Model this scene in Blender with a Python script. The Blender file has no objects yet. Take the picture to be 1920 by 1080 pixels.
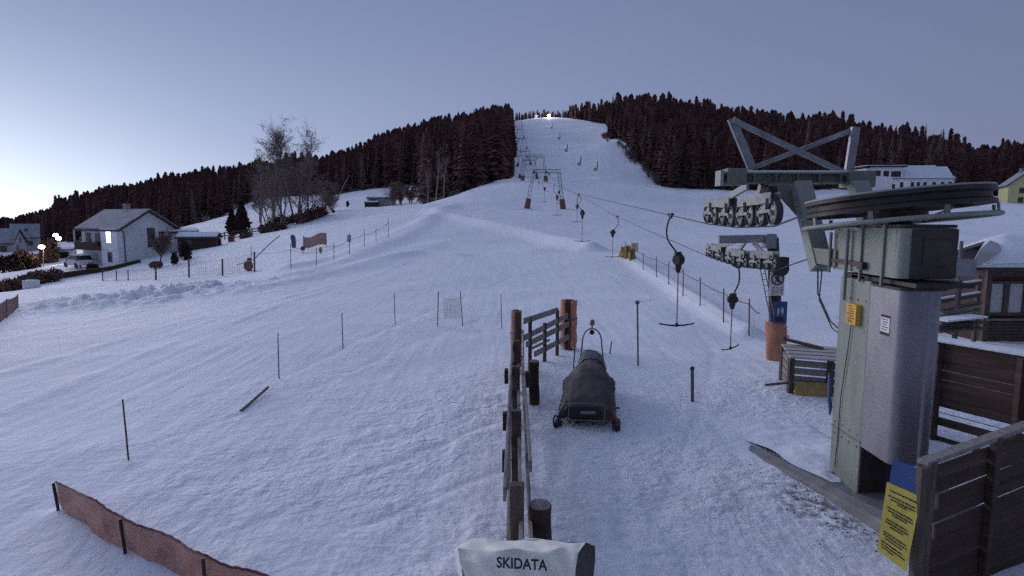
import bpy, bmesh, math, random
import numpy as np
from mathutils import Vector, Matrix

random.seed(7)
rng = np.random.default_rng(11)
S = bpy.context.scene
COL = S.collection
R = math.radians
PI = math.pi

# ------------------------------------------------------------------ camera
F = 1144.0                      # focal length in photo pixels (1920 wide)
HC = 3.6                        # camera height
PT = math.atan((540 - 408) / F)  # tilt down
CP, SP = math.cos(PT), math.sin(PT)
cam = bpy.data.cameras.new('camera')
cam.sensor_width = 36
cam.lens = 36 * F / 1920
cam.clip_start = 0.1
cam.clip_end = 6000
camo = bpy.data.objects.new('camera', cam)
COL.objects.link(camo)
camo.location = (0, 0, HC)
camo.rotation_euler = (PI / 2 - PT, 0, 0)
S.camera = camo


def ray(px, py):
    u = (px - 960) / F
    v = (540 - py) / F
    return (u, CP + v * SP, v * CP - SP)


def P(px, py, Y):
    d = ray(px, py)
    t = Y / d[1]
    return Vector((d[0] * t, Y, HC + d[2] * t))


def PX(x, y, z):
    """project to photo pixel"""
    dz = z - HC
    dep = y * CP - dz * SP
    return 960 + F * x / dep, 540 - F * (y * SP + dz * CP) / dep


# ------------------------------------------------------------------ numpy noise
def _hash(i, j, s):
    h = (i.astype(np.int64) * 374761393 + j.astype(np.int64) * 668265263 + s * 974634) & 0xFFFFFFFF
    h = ((h ^ (h >> 13)) * 1274126177) & 0xFFFFFFFF
    h = h ^ (h >> 16)
    return (h & 0xFFFF) / 65535.0


def vnoise(x, y, s=0):
    i = np.floor(x); j = np.floor(y)
    fx = x - i; fy = y - j
    fx = fx * fx * fx * (fx * (fx * 6 - 15) + 10)
    fy = fy * fy * fy * (fy * (fy * 6 - 15) + 10)
    a = _hash(i, j, s); b = _hash(i + 1, j, s); c = _hash(i, j + 1, s); d = _hash(i + 1, j + 1, s)
    return (a * (1 - fx) + b * fx) * (1 - fy) + (c * (1 - fx) + d * fx) * fy - 0.5


def fbm(x, y, o=4, s=0):
    t = np.zeros_like(x); a = 1.0
    for k in range(o):
        t += a * vnoise(x * 2 ** k + 17.3 * k, y * 2 ** k - 9.1 * k, s + k)
        a *= 0.5
    return t


def sstep(e0, e1, x):
    t = np.clip((x - e0) / (e1 - e0), 0, 1)
    return t * t * (3 - 2 * t)


# ------------------------------------------------------------------ terrain
ctrl = []


def C(px, py, Y):
    ctrl.append(tuple(P(px, py, Y)))


def CZ(px, Y, z):
    ctrl.append(((px - 960) / F * Y, Y, z))


for az in (-100, -70, -52, -38, -26, -14, 0, 14, 26, 38, 52, 70, 100):
    for rr in (3, 6, 9, 12.5, 16):
        if az < -36 and rr > 13:
            continue
        a = R(az)
        ctrl.append((rr * math.sin(a), rr * math.cos(a), 0.0))
for q in [
    (0, 600, 27), (-250, 610, 24), (150, 562, 37), (300, 562, 33), (300, 610, 21.6), (500, 580, 24.5), (600, 560, 27.5),
    (120, 532, 52), (292, 521, 50), (417, 515, 50), (475, 508, 50), (200, 527, 51), (545, 500, 46), (593, 497, 45.5), (626, 487, 48),
    (655, 475, 51), (683, 462, 55), (705, 451, 59), (728, 442, 63), (700, 520, 36), (850, 500, 40), (850, 450, 58), (800, 398, 90),
    (870, 362, 125), (960, 338, 168), (960, 560, 27.5), (1000, 500, 40), (1000, 450, 58), (1000, 400, 92), (1020, 391, 100), (1060, 389, 101),
    (1170, 480, 44), (1206, 505, 38), (1231, 519, 35), (1254, 533, 32), (1281, 555, 28), (1313, 572, 25), (1357, 603, 22), (1405, 628, 20),
    (1300, 480, 50), (1300, 420, 88), (1300, 384, 140), (1240, 353, 228), (1360, 356, 225), (1450, 358, 220), (1600, 362, 215), (1690, 359, 205),
    (1800, 385, 160), (1895, 381, 170), (1700, 430, 85), (1550, 500, 42), (1550, 425, 85), (1850, 470, 55), (2100, 390, 170), (2100, 480, 50),
    (1030, 340, 185), (1130, 335, 195), (1030, 303, 280), (1150, 292, 285), (1200, 318, 255), (1030, 262, 420), (1130, 232, 580), (1085, 224, 610),
    (975, 226, 600), (1030, 220, 620), (1120, 265, 415),
    (790, 384, 130), (880, 356, 150), (640, 362, 232), (790, 346, 228), (490, 373, 262), (385, 417, 235), (330, 432, 215), (640, 391, 150),
    (740, 384, 162), (700, 366, 212), (450, 402, 200), (455, 440, 115), (520, 430, 120), (600, 410, 126),
    (205, 503, 84), (231, 495, 86), (327, 471, 93), (60, 488, 125), (0, 502, 112), (-250, 520, 105), (100, 512, 80), (0, 548, 64), (380, 470, 88),
]:
    C(*q)
for q in [
    (960, 800, 100), (1030, 800, 104), (1130, 800, 108),
    (0, 300, -9), (60, 400, -7), (0, 450, -13), (0, 600, -19), (-200, 400, -16), (130, 450, 3), (900, 500, 69), (800, 450, 54), (700, 450, 41), (600, 500, 33), (480, 600, 38), (300, 700, 34), (110, 650, 10), (100, 800, 2), (0, 800, -30), (-300, 800, -40),
    (900, 320, 34), (800, 300, 27), (700, 300, 22), (500, 380, 22), (300, 400, 15), (100, 450, 4),
    (1180, 430, 66), (1300, 430, 62), (1440, 430, 56), (1560, 430, 52), (1680, 430, 43), (1800, 430, 36), (1830, 430, 26), (1920, 430, 37), (2200, 430, 37),
    (1300, 320, 34), (1560, 320, 29), (1800, 320, 20), (1180, 340, 46),
    (900, 1100, 60), (500, 1100, 30), (0, 1100, -50), (1300, 900, 55), (1920, 900, 30), (2300, 900, 30),
    (-900, 300, -10), (-900, 100, -4), (2700, 100, 3), (2700, 400, 30),
]:
    CZ(*q)
ctrl = np.array(ctrl)


def tcoord(x, y):
    r = np.hypot(x, y)
    return np.arctan2(x, y) * 1.6, np.log(np.maximum(r, 1.0))


def _phi(d2):
    return d2 * np.log(d2 + 1e-12) * 0.5


ca, cr = tcoord(ctrl[:, 0], ctrl[:, 1])
n_ = len(ctrl)
K = _phi((ca[:, None] - ca[None]) ** 2 + (cr[:, None] - cr[None]) ** 2) + np.eye(n_) * 2e-4
Q = np.stack([np.ones(n_), ca, cr], 1)
A = np.zeros((n_ + 3, n_ + 3)); A[:n_, :n_] = K; A[:n_, n_:] = Q; A[n_:, :n_] = Q.T
W = np.linalg.solve(A, np.concatenate([ctrl[:, 2], np.zeros(3)]))

RIDGES = []   # (polyline points, height, width)


def seg_dist(x, y, pts):
    best = np.full(x.shape, 1e9)
    for (ax, ay), (bx, by) in zip(pts[:-1], pts[1:]):
        dx, dy = bx - ax, by - ay
        t = np.clip(((x - ax) * dx + (y - ay) * dy) / (dx * dx + dy * dy), 0, 1)
        best = np.minimum(best, np.hypot(x - ax - t * dx, y - ay - t * dy))
    return best


def hz_np(x, y):
    x = np.asarray(x, float); y = np.asarray(y, float)
    out = np.empty(x.shape).ravel()
    xf, yf = x.ravel(), y.ravel()
    a, r = tcoord(xf, yf)
    for s in range(0, len(xf), 20000):
        e = slice(s, s + 20000)
        d2 = (a[e, None] - ca[None]) ** 2 + (r[e, None] - cr[None]) ** 2
        out[e] = _phi(d2) @ W[:n_] + W[n_] + W[n_ + 1] * a[e] + W[n_ + 2] * r[e]
    rr = np.hypot(xf, yf)
    out += -0.55 * sstep(5.75, 6.8, xf) * (1 - sstep(9.3, 11.8, yf - 3.5 * sstep(7.0, 7.6, xf)))
    for pts, h, w in RIDGES:
        d = seg_dist(xf, yf, pts)
        out += h * np.exp(-(d / w) ** 2)
    return out.reshape(x.shape)


def hz(x, y):
    return float(hz_np(np.array([x]), np.array([y]))[0])


def G(px, py):
    """the point of the ground seen at a pixel"""
    d = ray(px, py)
    t = np.exp(np.linspace(math.log(3), math.log(900), 900))
    x, y, z = d[0] * t, d[1] * t, HC + d[2] * t
    b = np.nonzero(z < hz_np(x, y))[0]
    if len(b) == 0:
        k = 899
        return Vector((x[k], y[k], z[k]))
    k = b[0]
    lo, hi = t[max(k - 1, 0)], t[k]
    tt = np.linspace(lo, hi, 30)
    zz = HC + d[2] * tt
    b = np.nonzero(zz < hz_np(d[0] * tt, d[1] * tt))[0]
    q = tt[b[0]] if len(b) else hi
    return Vector((d[0] * q, d[1] * q, HC + d[2] * q))


rf = [G(*q).to_2d() for q in [(1172, 481), (1206, 506), (1254, 534), (1313, 573), (1357, 604), (1405, 629)]]
lf = [G(*q).to_2d() for q in [(545, 500), (626, 487), (683, 463), (728, 442), (800, 412)]]
cr1 = [G(*q).to_2d() for q in [(800, 402), (900, 424), (1000, 446), (1110, 470)]]
cr2 = [G(*q).to_2d() for q in [(690, 500), (760, 470), (840, 452), (1000, 470)]]
cr3 = [G(*q).to_2d() for q in [(560, 520), (700, 470), (790, 428), (850, 385)]]
cr1b = [G(*q).to_2d() for q in [(800, 402), (860, 392), (920, 398)]]
cr3b = [G(*q).to_2d() for q in [(480, 545), (600, 520), (700, 490), (800, 470), (860, 476)]]
RIDGES += [(rf, .40, .5), (lf, .35, 1.2), (cr1, .75, 1.0), (cr1b, .22, .8), (cr3b, .18, .9), ([G(*q).to_2d() for q in [(112, 968), (176, 1012), (236, 1040), (312, 1074), (385, 1118)]], .09, .16), (cr2, .18, 1.5), (cr3, .38, 1.3)]


TRACKS = []
for pl_, h_, w_ in [([(352, 906), (600, 850), (850, 790), (945, 742)], -.05, .07), ([(345, 916), (600, 861), (855, 800), (945, 752)], -.05, .07),
                    ([(420, 1002), (700, 882), (930, 792)], -.045, .07), ([(560, 692), (700, 628), (860, 560), (960, 520)], -.05, .10),
                    ([(300, 830), (560, 740), (760, 650), (900, 600)], -.045, .08), ([(620, 1000), (800, 940), (945, 880)], -.05, .07),
                    ([(0, 772), (300, 652), (560, 560), (800, 472)], .07, .22), ([(0, 702), (350, 602), (640, 532)], .08, .25), ([(0, 640), (300, 570), (500, 530)], .08, .25),
                    ([(1058, 820), (1045, 900), (1020, 1010)], -.05, .11), ([(1150, 820), (1160, 900), (1175, 1010)], -.05, .11),
                    ([(1230, 980), (1290, 830), (1330, 720), (1340, 660), (1290, 590)], -.04, .09), ([(1040, 760), (1000, 800), (1000, 880), (1010, 940)], -.05, .16)]:
    TRACKS.append(([G(*q).to_2d() for q in pl_], h_, w_))


# ------------------------------------------------------------------ materials
def lin(c):
    return c


def mat(name, col, rough=.6, metal=0.0, var=.25, scale=3.0, bump=0.0, bscale=None, stretch=None, spec=.4, col2=None, detail=6):
    m = bpy.data.materials.new(name)
    m.use_nodes = True
    nt = m.node_tree
    b = nt.nodes['Principled BSDF']
    b.inputs['Roughness'].default_value = rough
    b.inputs['Metallic'].default_value = metal
    b.inputs['Specular IOR Level'].default_value = spec
    tc = nt.nodes.new('ShaderNodeTexCoord')
    mp = nt.nodes.new('ShaderNodeMapping')
    if stretch:
        mp.inputs['Scale'].default_value = stretch
    nt.links.new(tc.outputs['Object'], mp.inputs['Vector'])
    nz = nt.nodes.new('ShaderNodeTexNoise')
    nz.inputs['Scale'].default_value = scale
    nz.inputs['Detail'].default_value = detail
    nz.inputs['Roughness'].default_value = .62
    nt.links.new(mp.outputs['Vector'], nz.inputs['Vector'])
    rp = nt.nodes.new('ShaderNodeValToRGB')
    rp.color_ramp.elements[0].position = .32
    rp.color_ramp.elements[1].position = .7
    c2 = col2 if col2 else tuple(min(1, c * (1 + var)) for c in col)
    c1 = tuple(c * (1 - var) for c in col) if not col2 else col
    rp.color_ramp.elements[0].color = (*c1, 1)
    rp.color_ramp.elements[1].color = (*c2, 1)
    nt.links.new(nz.outputs['Fac'], rp.inputs['Fac'])
    nt.links.new(rp.outputs['Color'], b.inputs['Base Color'])
    if bump:
        bp = nt.nodes.new('ShaderNodeBump')
        bp.inputs['Strength'].default_value = 1
        bp.inputs['Distance'].default_value = bump
        if bscale:
            n2 = nt.nodes.new('ShaderNodeTexNoise')
            n2.inputs['Scale'].default_value = bscale
            n2.inputs['Detail'].default_value = 5
            nt.links.new(mp.outputs['Vector'], n2.inputs['Vector'])
            nt.links.new(n2.outputs['Fac'], bp.inputs['Height'])
        else:
            nt.links.new(nz.outputs['Fac'], bp.inputs['Height'])
        nt.links.new(bp.outputs['Normal'], b.inputs['Normal'])
    return m


def emit(name, col, strength):
    m = bpy.data.materials.new(name)
    m.use_nodes = True
    nt = m.node_tree
    b = nt.nodes['Principled BSDF']
    b.inputs['Base Color'].default_value = (.8, .8, .8, 1)
    b.inputs['Emission Color'].default_value = (*col, 1)
    b.inputs['Emission Strength'].default_value = strength
    return m


def snow_material():
    m = bpy.data.materials.new('snow')
    m.use_nodes = True
    nt = m.node_tree
    N, L = nt.nodes, nt.links
    b = N['Principled BSDF']
    b.inputs['Roughness'].default_value = .75
    b.inputs['Specular IOR Level'].default_value = .25
    tc = N.new('ShaderNodeTexCoord')
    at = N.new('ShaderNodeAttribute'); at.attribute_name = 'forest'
    ru = N.new('ShaderNodeAttribute'); ru.attribute_name = 'rough'
    di = N.new('ShaderNodeAttribute'); di.attribute_name = 'dirt'

    def noise(scale, det, vec=None, rough=.6):
        n = N.new('ShaderNodeTexNoise')
        n.inputs['Scale'].default_value = scale
        n.inputs['Detail'].default_value = det
        n.inputs['Roughness'].default_value = rough
        L.new(vec or tc.outputs['Object'], n.inputs['Vector'])
        return n

    def math_(op, a, c):
        n = N.new('ShaderNodeMath'); n.operation = op
        for k, v in enumerate((a, c)):
            if isinstance(v, (int, float)):
                n.inputs[k].default_value = v
            else:
                L.new(v, n.inputs[k])
        return n.outputs[0]
    mp = N.new('ShaderNodeMapping'); mp.inputs['Scale'].default_value = (1, .08, 1); mp.inputs['Rotation'].default_value = (0, 0, R(4))
    L.new(tc.outputs['Object'], mp.inputs['Vector'])
    n1 = noise(2.6, 6)
    n2 = noise(9, 4)
    n3 = noise(.25, 4)
    nt1 = noise(2.2, 5, mp.outputs['Vector'])
    vo = N.new('ShaderNodeTexVoronoi'); vo.feature = 'SMOOTH_F1'; vo.inputs['Scale'].default_value = 4.2
    wob = N.new('ShaderNodeVectorMath'); wob.operation = 'ADD'
    nc = noise(1.7, 3)
    L.new(tc.outputs['Object'], wob.inputs[0]); L.new(nc.outputs['Color'], wob.inputs[1])
    L.new(wob.outputs[0], vo.inputs['Vector'])
    # rough trodden snow where people walk; ploughed stripes elsewhere
    h_r = math_('ADD', math_('MULTIPLY', vo.outputs['Distance'], .06), math_('ADD', math_('MULTIPLY', n1.outputs['Fac'], .07), math_('MULTIPLY', n2.outputs['Fac'], .05)))
    mp2 = N.new('ShaderNodeMapping'); mp2.inputs['Scale'].default_value = (1, .07, 1); mp2.inputs['Rotation'].default_value = (0, 0, R(58))
    L.new(tc.outputs['Object'], mp2.inputs['Vector'])
    nt2 = noise(2.6, 4, mp2.outputs['Vector'])
    msk = N.new('ShaderNodeMapRange'); msk.inputs[1].default_value = .45; msk.inputs[2].default_value = .6
    L.new(noise(.16, 2).outputs['Fac'], msk.inputs[0])
    h_s = math_('ADD', math_('ADD', math_('MULTIPLY', nt1.outputs['Fac'], .034), math_('MULTIPLY', math_('MULTIPLY', nt2.outputs['Fac'], msk.outputs[0]), .05)), math_('ADD', math_('MULTIPLY', n2.outputs['Fac'], .010), math_('MULTIPLY', n1.outputs['Fac'], .022)))
    hh = math_('ADD', math_('MULTIPLY', h_r, ru.outputs['Fac']), h_s)
    bp = N.new('ShaderNodeBump'); bp.inputs['Strength'].default_value = 1; bp.inputs['Distance'].default_value = 1.0
    L.new(hh, bp.inputs['Height'])
    L.new(bp.outputs['Normal'], b.inputs['Normal'])
    rp = N.new('ShaderNodeValToRGB')
    rp.color_ramp.elements[0].position = .3; rp.color_ramp.elements[1].position = .7
    rp.color_ramp.elements[0].color = (.72, .75, .80, 1); rp.color_ramp.elements[1].color = (.84, .86, .89, 1)
    L.new(math_('ADD', math_('MULTIPLY', n3.outputs['Fac'], .5), math_('MULTIPLY', n1.outputs['Fac'], .5)), rp.inputs['Fac'])
    # grit and needles trodden into the snow
    gr = N.new('ShaderNodeValToRGB')
    gr.color_ramp.elements[0].position = .47; gr.color_ramp.elements[1].position = .60
    n5 = noise(7, 6, rough=.7)
    L.new(n5.outputs['Fac'], gr.inputs['Fac'])
    mx0 = N.new('ShaderNodeMix'); mx0.data_type = 'RGBA'
    L.new(math_('MULTIPLY', gr.outputs['Color'], di.outputs['Fac']), mx0.inputs[0])
    L.new(rp.outputs['Color'], mx0.inputs[6]); mx0.inputs[7].default_value = (.07, .055, .05, 1)
    mx = N.new('ShaderNodeMix'); mx.data_type = 'RGBA'
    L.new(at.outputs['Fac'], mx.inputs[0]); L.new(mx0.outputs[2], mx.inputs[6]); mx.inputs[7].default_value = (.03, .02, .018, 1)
    L.new(mx.outputs[2], b.inputs['Base Color'])
    return m


M = {
    'snow': snow_material(),
    'cap': mat('snow_cover', (.74, .77, .82), .8, var=.06, scale=4, bump=.03, spec=.2),
    'green': mat('pale_green_paint', (.285, .315, .265), .55, scale=1.6, col2=(.205, .225, .19), bump=.006, bscale=14, stretch=(2.2, 2.2, .55)),
    'greend': mat('dark_green_paint', (.19, .20, .17), .5, var=.2, scale=3),
    'steel': mat('galvanised_steel', (.27, .265, .285), .5, metal=.55, var=.2, scale=2.5, stretch=(1, 1, .35)),
    'iron': mat('dark_iron', (.045, .035, .035), .5, metal=.3, var=.4, scale=5),
    'grey': mat('grey_steel', (.28, .29, .30), .5, metal=.4, var=.25, scale=4),
    'sheave': mat('sheave_rubber_rim', (.05, .05, .05), .7, var=.3),
    'sheaved': mat('sheave_disc', (.25, .26, .25), .5, metal=.2, var=.25, scale=6),
    'rope': mat('steel_rope', (.06, .055, .06), .5, metal=.5, var=.2),
    'wood': mat('weathered_wood', (.10, .075, .06), .8, var=.45, scale=3, stretch=(6, 6, .8), bump=.008),
    'woodg': mat('grey_wood', (.25, .225, .21), .85, var=.35, scale=3, stretch=(7, 7, 1), bump=.006),
    'woodh': mat('weathered_rail', (.22, .195, .185), .85, var=.5, scale=2.5, stretch=(6, .7, 8), bump=.006),
    'woodd': mat('dark_plank', (.062, .036, .028), .8, var=.5, scale=1.2, stretch=(.6, .6, 7), bump=.012),
    'woodl': mat('pale_plank', (.42, .40, .37), .8, var=.25, scale=2, stretch=(1, 6, 6), bump=.006),
    'log': mat('dark_log', (.055, .03, .025), .85, var=.5, scale=4, bump=.02),
    'pad': mat('orange_foam_mat', (.50, .22, .13), .7, var=.3, scale=2.5, bump=.015),
    'padd': mat('faded_orange_mat', (.20, .10, .08), .8, var=.3, scale=3, bump=.02),
    'net': mat('salmon_plastic_net', (.56, .29, .22), .7, var=.25, scale=2.2, bump=.03, bscale=2.5),
    'strand': mat('brown_net_strand', (.34, .22, .19), .8, var=.2),
    'strando': mat('orange_net_strand', (.40, .17, .08), .8, var=.2),
    'tarp': mat('dark_tarp', (.048, .041, .041), .62, var=.5, scale=3, bump=.03, bscale=6, spec=.5),
    'tarpg': mat('grey_tarp', (.085, .085, .09), .6, var=.3, scale=3, bump=.03, bscale=5),
    'red': mat('red_bodywork', (.075, .024, .022), .45, var=.4, scale=4),
    'black': mat('black_plastic', (.02, .02, .02), .5, var=.3),
    'bag': mat('grey_cover_fabric', (.80, .79, .70), .75, var=.08, scale=6, bump=.01, bscale=9),
    'bagd': mat('dark_cover_fabric', (.07, .065, .065), .8, var=.2, scale=6),
    'ink': mat('black_print', (.03, .03, .035), .7, var=.2),
    'yellow': mat('yellow_sign_board', (.58, .48, .09), .6, var=.1, scale=3),
    'yellowo': mat('amber_sign_board', (.66, .40, .05), .6, var=.12, scale=5),
    'blue': mat('blue_sign_board', (.045, .09, .24), .6, var=.2, scale=3),
    'bluep': mat('blue_plastic', (.09, .11, .22), .5, var=.3),
    'white': mat('white_sign_board', (.66, .66, .66), .6, var=.06),
    'redp': mat('red_print', (.20, .05, .06), .6, var=.1),
    'conc': mat('concrete', (.20, .20, .205), .9, var=.3, scale=3, bump=.015),
    'kerb': mat('kerb_concrete', (.26, .25, .24), .9, var=.25, scale=4, bump=.012),
    'spruce': mat('spruce_needles', (.088, .047, .044), .9, scale=.12, col2=(.20, .108, .098), spec=.1, detail=3),
    'larch': mat('larch_twigs', (.20, .14, .125), .9, var=.35, scale=.3, spec=.1),
    'bark': mat('spruce_bark', (.06, .042, .035), .9, var=.3, scale=2),
    'birch': mat('birch_bark', (.30, .27, .26), .85, var=.45, scale=1.2),
    'twig': mat('bare_twigs', (.235, .175, .165), .9, var=.3, scale=.5, spec=.1),
    'thuja': mat('evergreen_foliage', (.05, .032, .028), .9, var=.5, scale=1.2, spec=.1),
    'hedge': mat('brown_hedge', (.17, .10, .078), .9, var=.5, scale=.8, spec=.1),
    'plaster': mat('white_plaster', (.82, .82, .82), .85, var=.07, scale=.6),
    'plasterg': mat('grey_plaster', (.74, .74, .74), .85, var=.08, scale=.5),
    'plasterd': mat('dim_plaster', (.34, .32, .33), .85, var=.12, scale=.5),
    'yplaster': mat('yellow_plaster', (.58, .55, .28), .85, var=.06, scale=.5),
    'roofd': mat('dark_roof', (.07, .055, .055), .8, var=.3, scale=2),
    'roofs': mat('thin_snow_roof', (.30, .31, .34), .85, var=.3, scale=.9),
    'glass': mat('dark_window', (.03, .03, .035), .15, var=.2, spec=.6),
    'pane': mat('pale_curtained_pane', (.46, .47, .46), .3, var=.06, scale=2, spec=.6),
    'lit': emit('lit_window', (.95, .98, 1.0), 2.2),
    'lampc': emit('cold_lamp', (1.0, .97, .92), 14),
    'lampw': emit('warm_lamp', (1.0, .9, .72), 16),
    'lampf': emit('flood_lamp', (1, .98, .9), 40),
    'meshw': mat('white_mesh_strand', (.75, .76, .70), .9, var=.05),
    'hang': mat('reddish_hanger', (.16, .10, .10), .6, var=.2),
    'iron2': mat('scuffed_tube', (.16, .16, .165), .5, metal=.4, var=.3),
    'shade': mat('painted_shade', (.055, .043, .040), .65, var=.35, scale=3),  # dark tone standing in for shade on the station's near faces
    'meshc': mat('pale_salmon_mesh', (.42, .26, .23), .8, var=.15, scale=3),
    'strandl': mat('pale_net_strand', (.42, .36, .36), .8, var=.1),
    'litdim': mat('frosted_lamp_lens', (.25, .17, .12), .35, var=.2),
    'cable': mat('black_cable', (.03, .03, .03), .6, var=.1),
    'pole': mat('red_brown_pole', (.15, .06, .06), .6, var=.2),
    'poleg': mat('grey_pole', (.13, .12, .12), .6, var=.2),
    'galva': mat('tower_paint', (.30, .33, .31), .6, var=.2, scale=.8),
    'straw': mat('yellow_foam_mat', (.36, .25, .085), .75, var=.3, scale=4),
    'dirt': mat('dark_litter', (.035, .022, .018), .9, var=.4),
}


_nt = M['net'].node_tree
_o = [n for n in _nt.nodes if n.type == 'OUTPUT_MATERIAL'][0]
_t = _nt.nodes.new('ShaderNodeBsdfTransparent'); _m = _nt.nodes.new('ShaderNodeMixShader'); _m.inputs[0].default_value = .16
_nt.links.new(_nt.nodes['Principled BSDF'].outputs[0], _m.inputs[1]); _nt.links.new(_t.outputs[0], _m.inputs[2]); _nt.links.new(_m.outputs[0], _o.inputs['Surface'])


# ------------------------------------------------------------------ mesh builder
class MB:
    def __init__(s):
        s.v = []; s.f = []

    def add(s, vs, fs):
        o = len(s.v)
        s.v.extend([tuple(q) for q in vs])
        s.f.extend([tuple(i + o for i in q) for q in fs])
        return s

    def box(s, c, size, rz=0.0, rot=None):
        x, y, z = (q / 2 for q in size)
        m = rot if rot is not None else Matrix.Rotation(rz, 3, 'Z')
        c = Vector(c)
        vs = [c + m @ Vector((i * x, j * y, k * z)) for i in (-1, 1) for j in (-1, 1) for k in (-1, 1)]
        return s.add(vs, [(0, 1, 3, 2), (4, 6, 7, 5), (0, 4, 5, 1), (2, 3, 7, 6), (0, 2, 6, 4), (1, 5, 7, 3)])

    def beam(s, a, b, w, h, up=(0, 0, 1)):
        a, b = Vector(a), Vector(b)
        d = (b - a)
        L = d.length
        d.normalize()
        up = Vector(up)
        x = d.cross(up)
        if x.length < 1e-3:
            x = d.cross(Vector((1, 0, 0)))
        x.normalize()
        z = x.cross(d)
        m = Matrix((x, d, z)).transposed()
        return s.box((a + b) / 2, (w, L, h), rot=m)

    def tube(s, pts, r, n=8, cap=True, closed=False):
        pts = [Vector(p) for p in pts]
        k = len(pts)
        rs = r if isinstance(r, (list, tuple)) else [r] * k
        rings = []
        prev = None
        for i, p in enumerate(pts):
            if closed:
                d = pts[(i + 1) % k] - pts[i - 1]
            else:
                d = pts[min(i + 1, k - 1)] - pts[max(i - 1, 0)]
            if d.length < 1e-9:
                d = Vector((0, 0, 1))
            d.normalize()
            if prev is None:
                a = d.orthogonal().normalized()
            else:
                a = prev - d * prev.dot(d)
                a = a.normalized() if a.length > 1e-6 else d.orthogonal().normalized()
            prev = a
            b = d.cross(a)
            rings.append([p + (a * math.cos(2 * PI * j / n) + b * math.sin(2 * PI * j / n)) * rs[i] for j in range(n)])
        vs = [q for ring in rings for q in ring]
        fs = []
        for i in range(k if closed else k - 1):
            o, o2 = i * n, ((i + 1) % k) * n
            for j in range(n):
                fs.append((o + j, o + (j + 1) % n, o2 + (j + 1) % n, o2 + j))
        if cap and not closed:
            fs.append(tuple(reversed(range(n))))
            fs.append(tuple((k - 1) * n + j for j in range(n)))
        return s.add(vs, fs)

    def cyl(s, a, b, r0, r1=None, n=12):
        return s.tube([a, b], [r0, r0 if r1 is None else r1], n)

    def lathe(s, prof, c, axis=(0, 0, 1), n=32, closed=False):
        ax = Vector(axis).normalized()
        a = ax.orthogonal().normalized(); b = ax.cross(a)
        c = Vector(c)
        vs = []
        for (r, z) in prof:
            for j in range(n):
                t = 2 * PI * j / n
                vs.append(c + ax * z + (a * math.cos(t) + b * math.sin(t)) * r)
        fs = []
        k = len(prof)
        for i in range(k if closed else k - 1):
            i2 = (i + 1) % k
            for j in range(n):
                fs.append((i * n + j, i * n + (j + 1) % n, i2 * n + (j + 1) % n, i2 * n + j))
        return s.add(vs, fs)

    def sphere(s, c, r, n=10, sc=(1, 1, 1)):
        c = Vector(c)
        vs = []; fs = []
        m = n // 2
        for i in range(m + 1):
            th = PI * i / m
            for j in range(n):
                ph = 2 * PI * j / n
                vs.append(c + Vector((math.sin(th) * math.cos(ph) * sc[0], math.sin(th) * math.sin(ph) * sc[1], math.cos(th) * sc[2])) * r)
        for i in range(m):
            for j in range(n):
                fs.append((i * n + j, (i + 1) * n + j, (i + 1) * n + (j + 1) % n, i * n + (j + 1) % n))
        return s.add(vs, fs)

    def prism(s, poly, vec):
        vec = Vector(vec)
        k = len(poly)
        a = [Vector(p) for p in poly]
        b = [p + vec for p in a]
        fs = [tuple(reversed(range(k))), tuple(range(k, 2 * k))]
        for i in range(k):
            fs.append((i, (i + 1) % k, k + (i + 1) % k, k + i))
        return s.add(a + b, fs)

    def quad(s, pts):
        return s.add(pts, [tuple(range(len(pts)))])

    def grid(s, rows, closed=False):
        """rows of points -> quads"""
        n = len(rows[0])
        vs = [p for r in rows for p in r]
        fs = []
        for i in range(len(rows) - 1):
            for j in range(n if closed else n - 1):
                fs.append((i * n + j, i * n + (j + 1) % n, (i + 1) * n + (j + 1) % n, (i + 1) * n + j))
        return s.add(vs, fs)

    def build(s, name, m, parent=None, smooth=False, bevel=0.0, org=None, tagd=None):
        o0 = Vector(org) if org is not None else (ORG.get(parent.name, Vector((0, 0, 0))) if parent else Vector((0, 0, 0)))
        me = bpy.data.meshes.new(name)
        me.from_pydata([tuple(Vector(q) - o0) for q in s.v], [], s.f)
        me.update()
        bm = bmesh.new(); bm.from_mesh(me)
        bmesh.ops.recalc_face_normals(bm, faces=bm.faces)
        bm.to_mesh(me); bm.free()
        mm = M[m] if isinstance(m, str) else m
        me.materials.append(mm)
        if smooth:
            me.polygons.foreach_set('use_smooth', [True] * len(me.polygons))
            if smooth == 'auto':
                me.polygons.foreach_set('use_smooth', [True] * len(me.polygons))
                try:
                    me.set_sharp_from_angle(angle=R(40))
                except Exception:
                    pass
        ob = bpy.data.objects.new(name, me)
        COL.objects.link(ob)
        if parent:
            ob.parent = parent
            ORG[ob.name] = o0
        elif org is not None:
            ob.location = o0
            ORG[ob.name] = o0
        if bevel:
            md = ob.modifiers.new('edge', 'BEVEL'); md.width = bevel; md.segments = 2; md.limit_method = 'ANGLE'
        if tagd:
            tag(ob, *tagd)
        return ob


ORG = {}


def tag(o, label, cat, group=None, kind=None):
    o['label'] = label
    o['category'] = cat
    if group:
        o['group'] = group
    if kind:
        o['kind'] = kind
    return o


def thing(name, label, cat, loc=(0, 0, 0), group=None):
    o = bpy.data.objects.new(name, None)
    COL.objects.link(o)
    o.location = loc
    o.empty_display_size = .1
    ORG[o.name] = Vector(loc)
    tag(o, label, cat, group)
    return o


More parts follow.
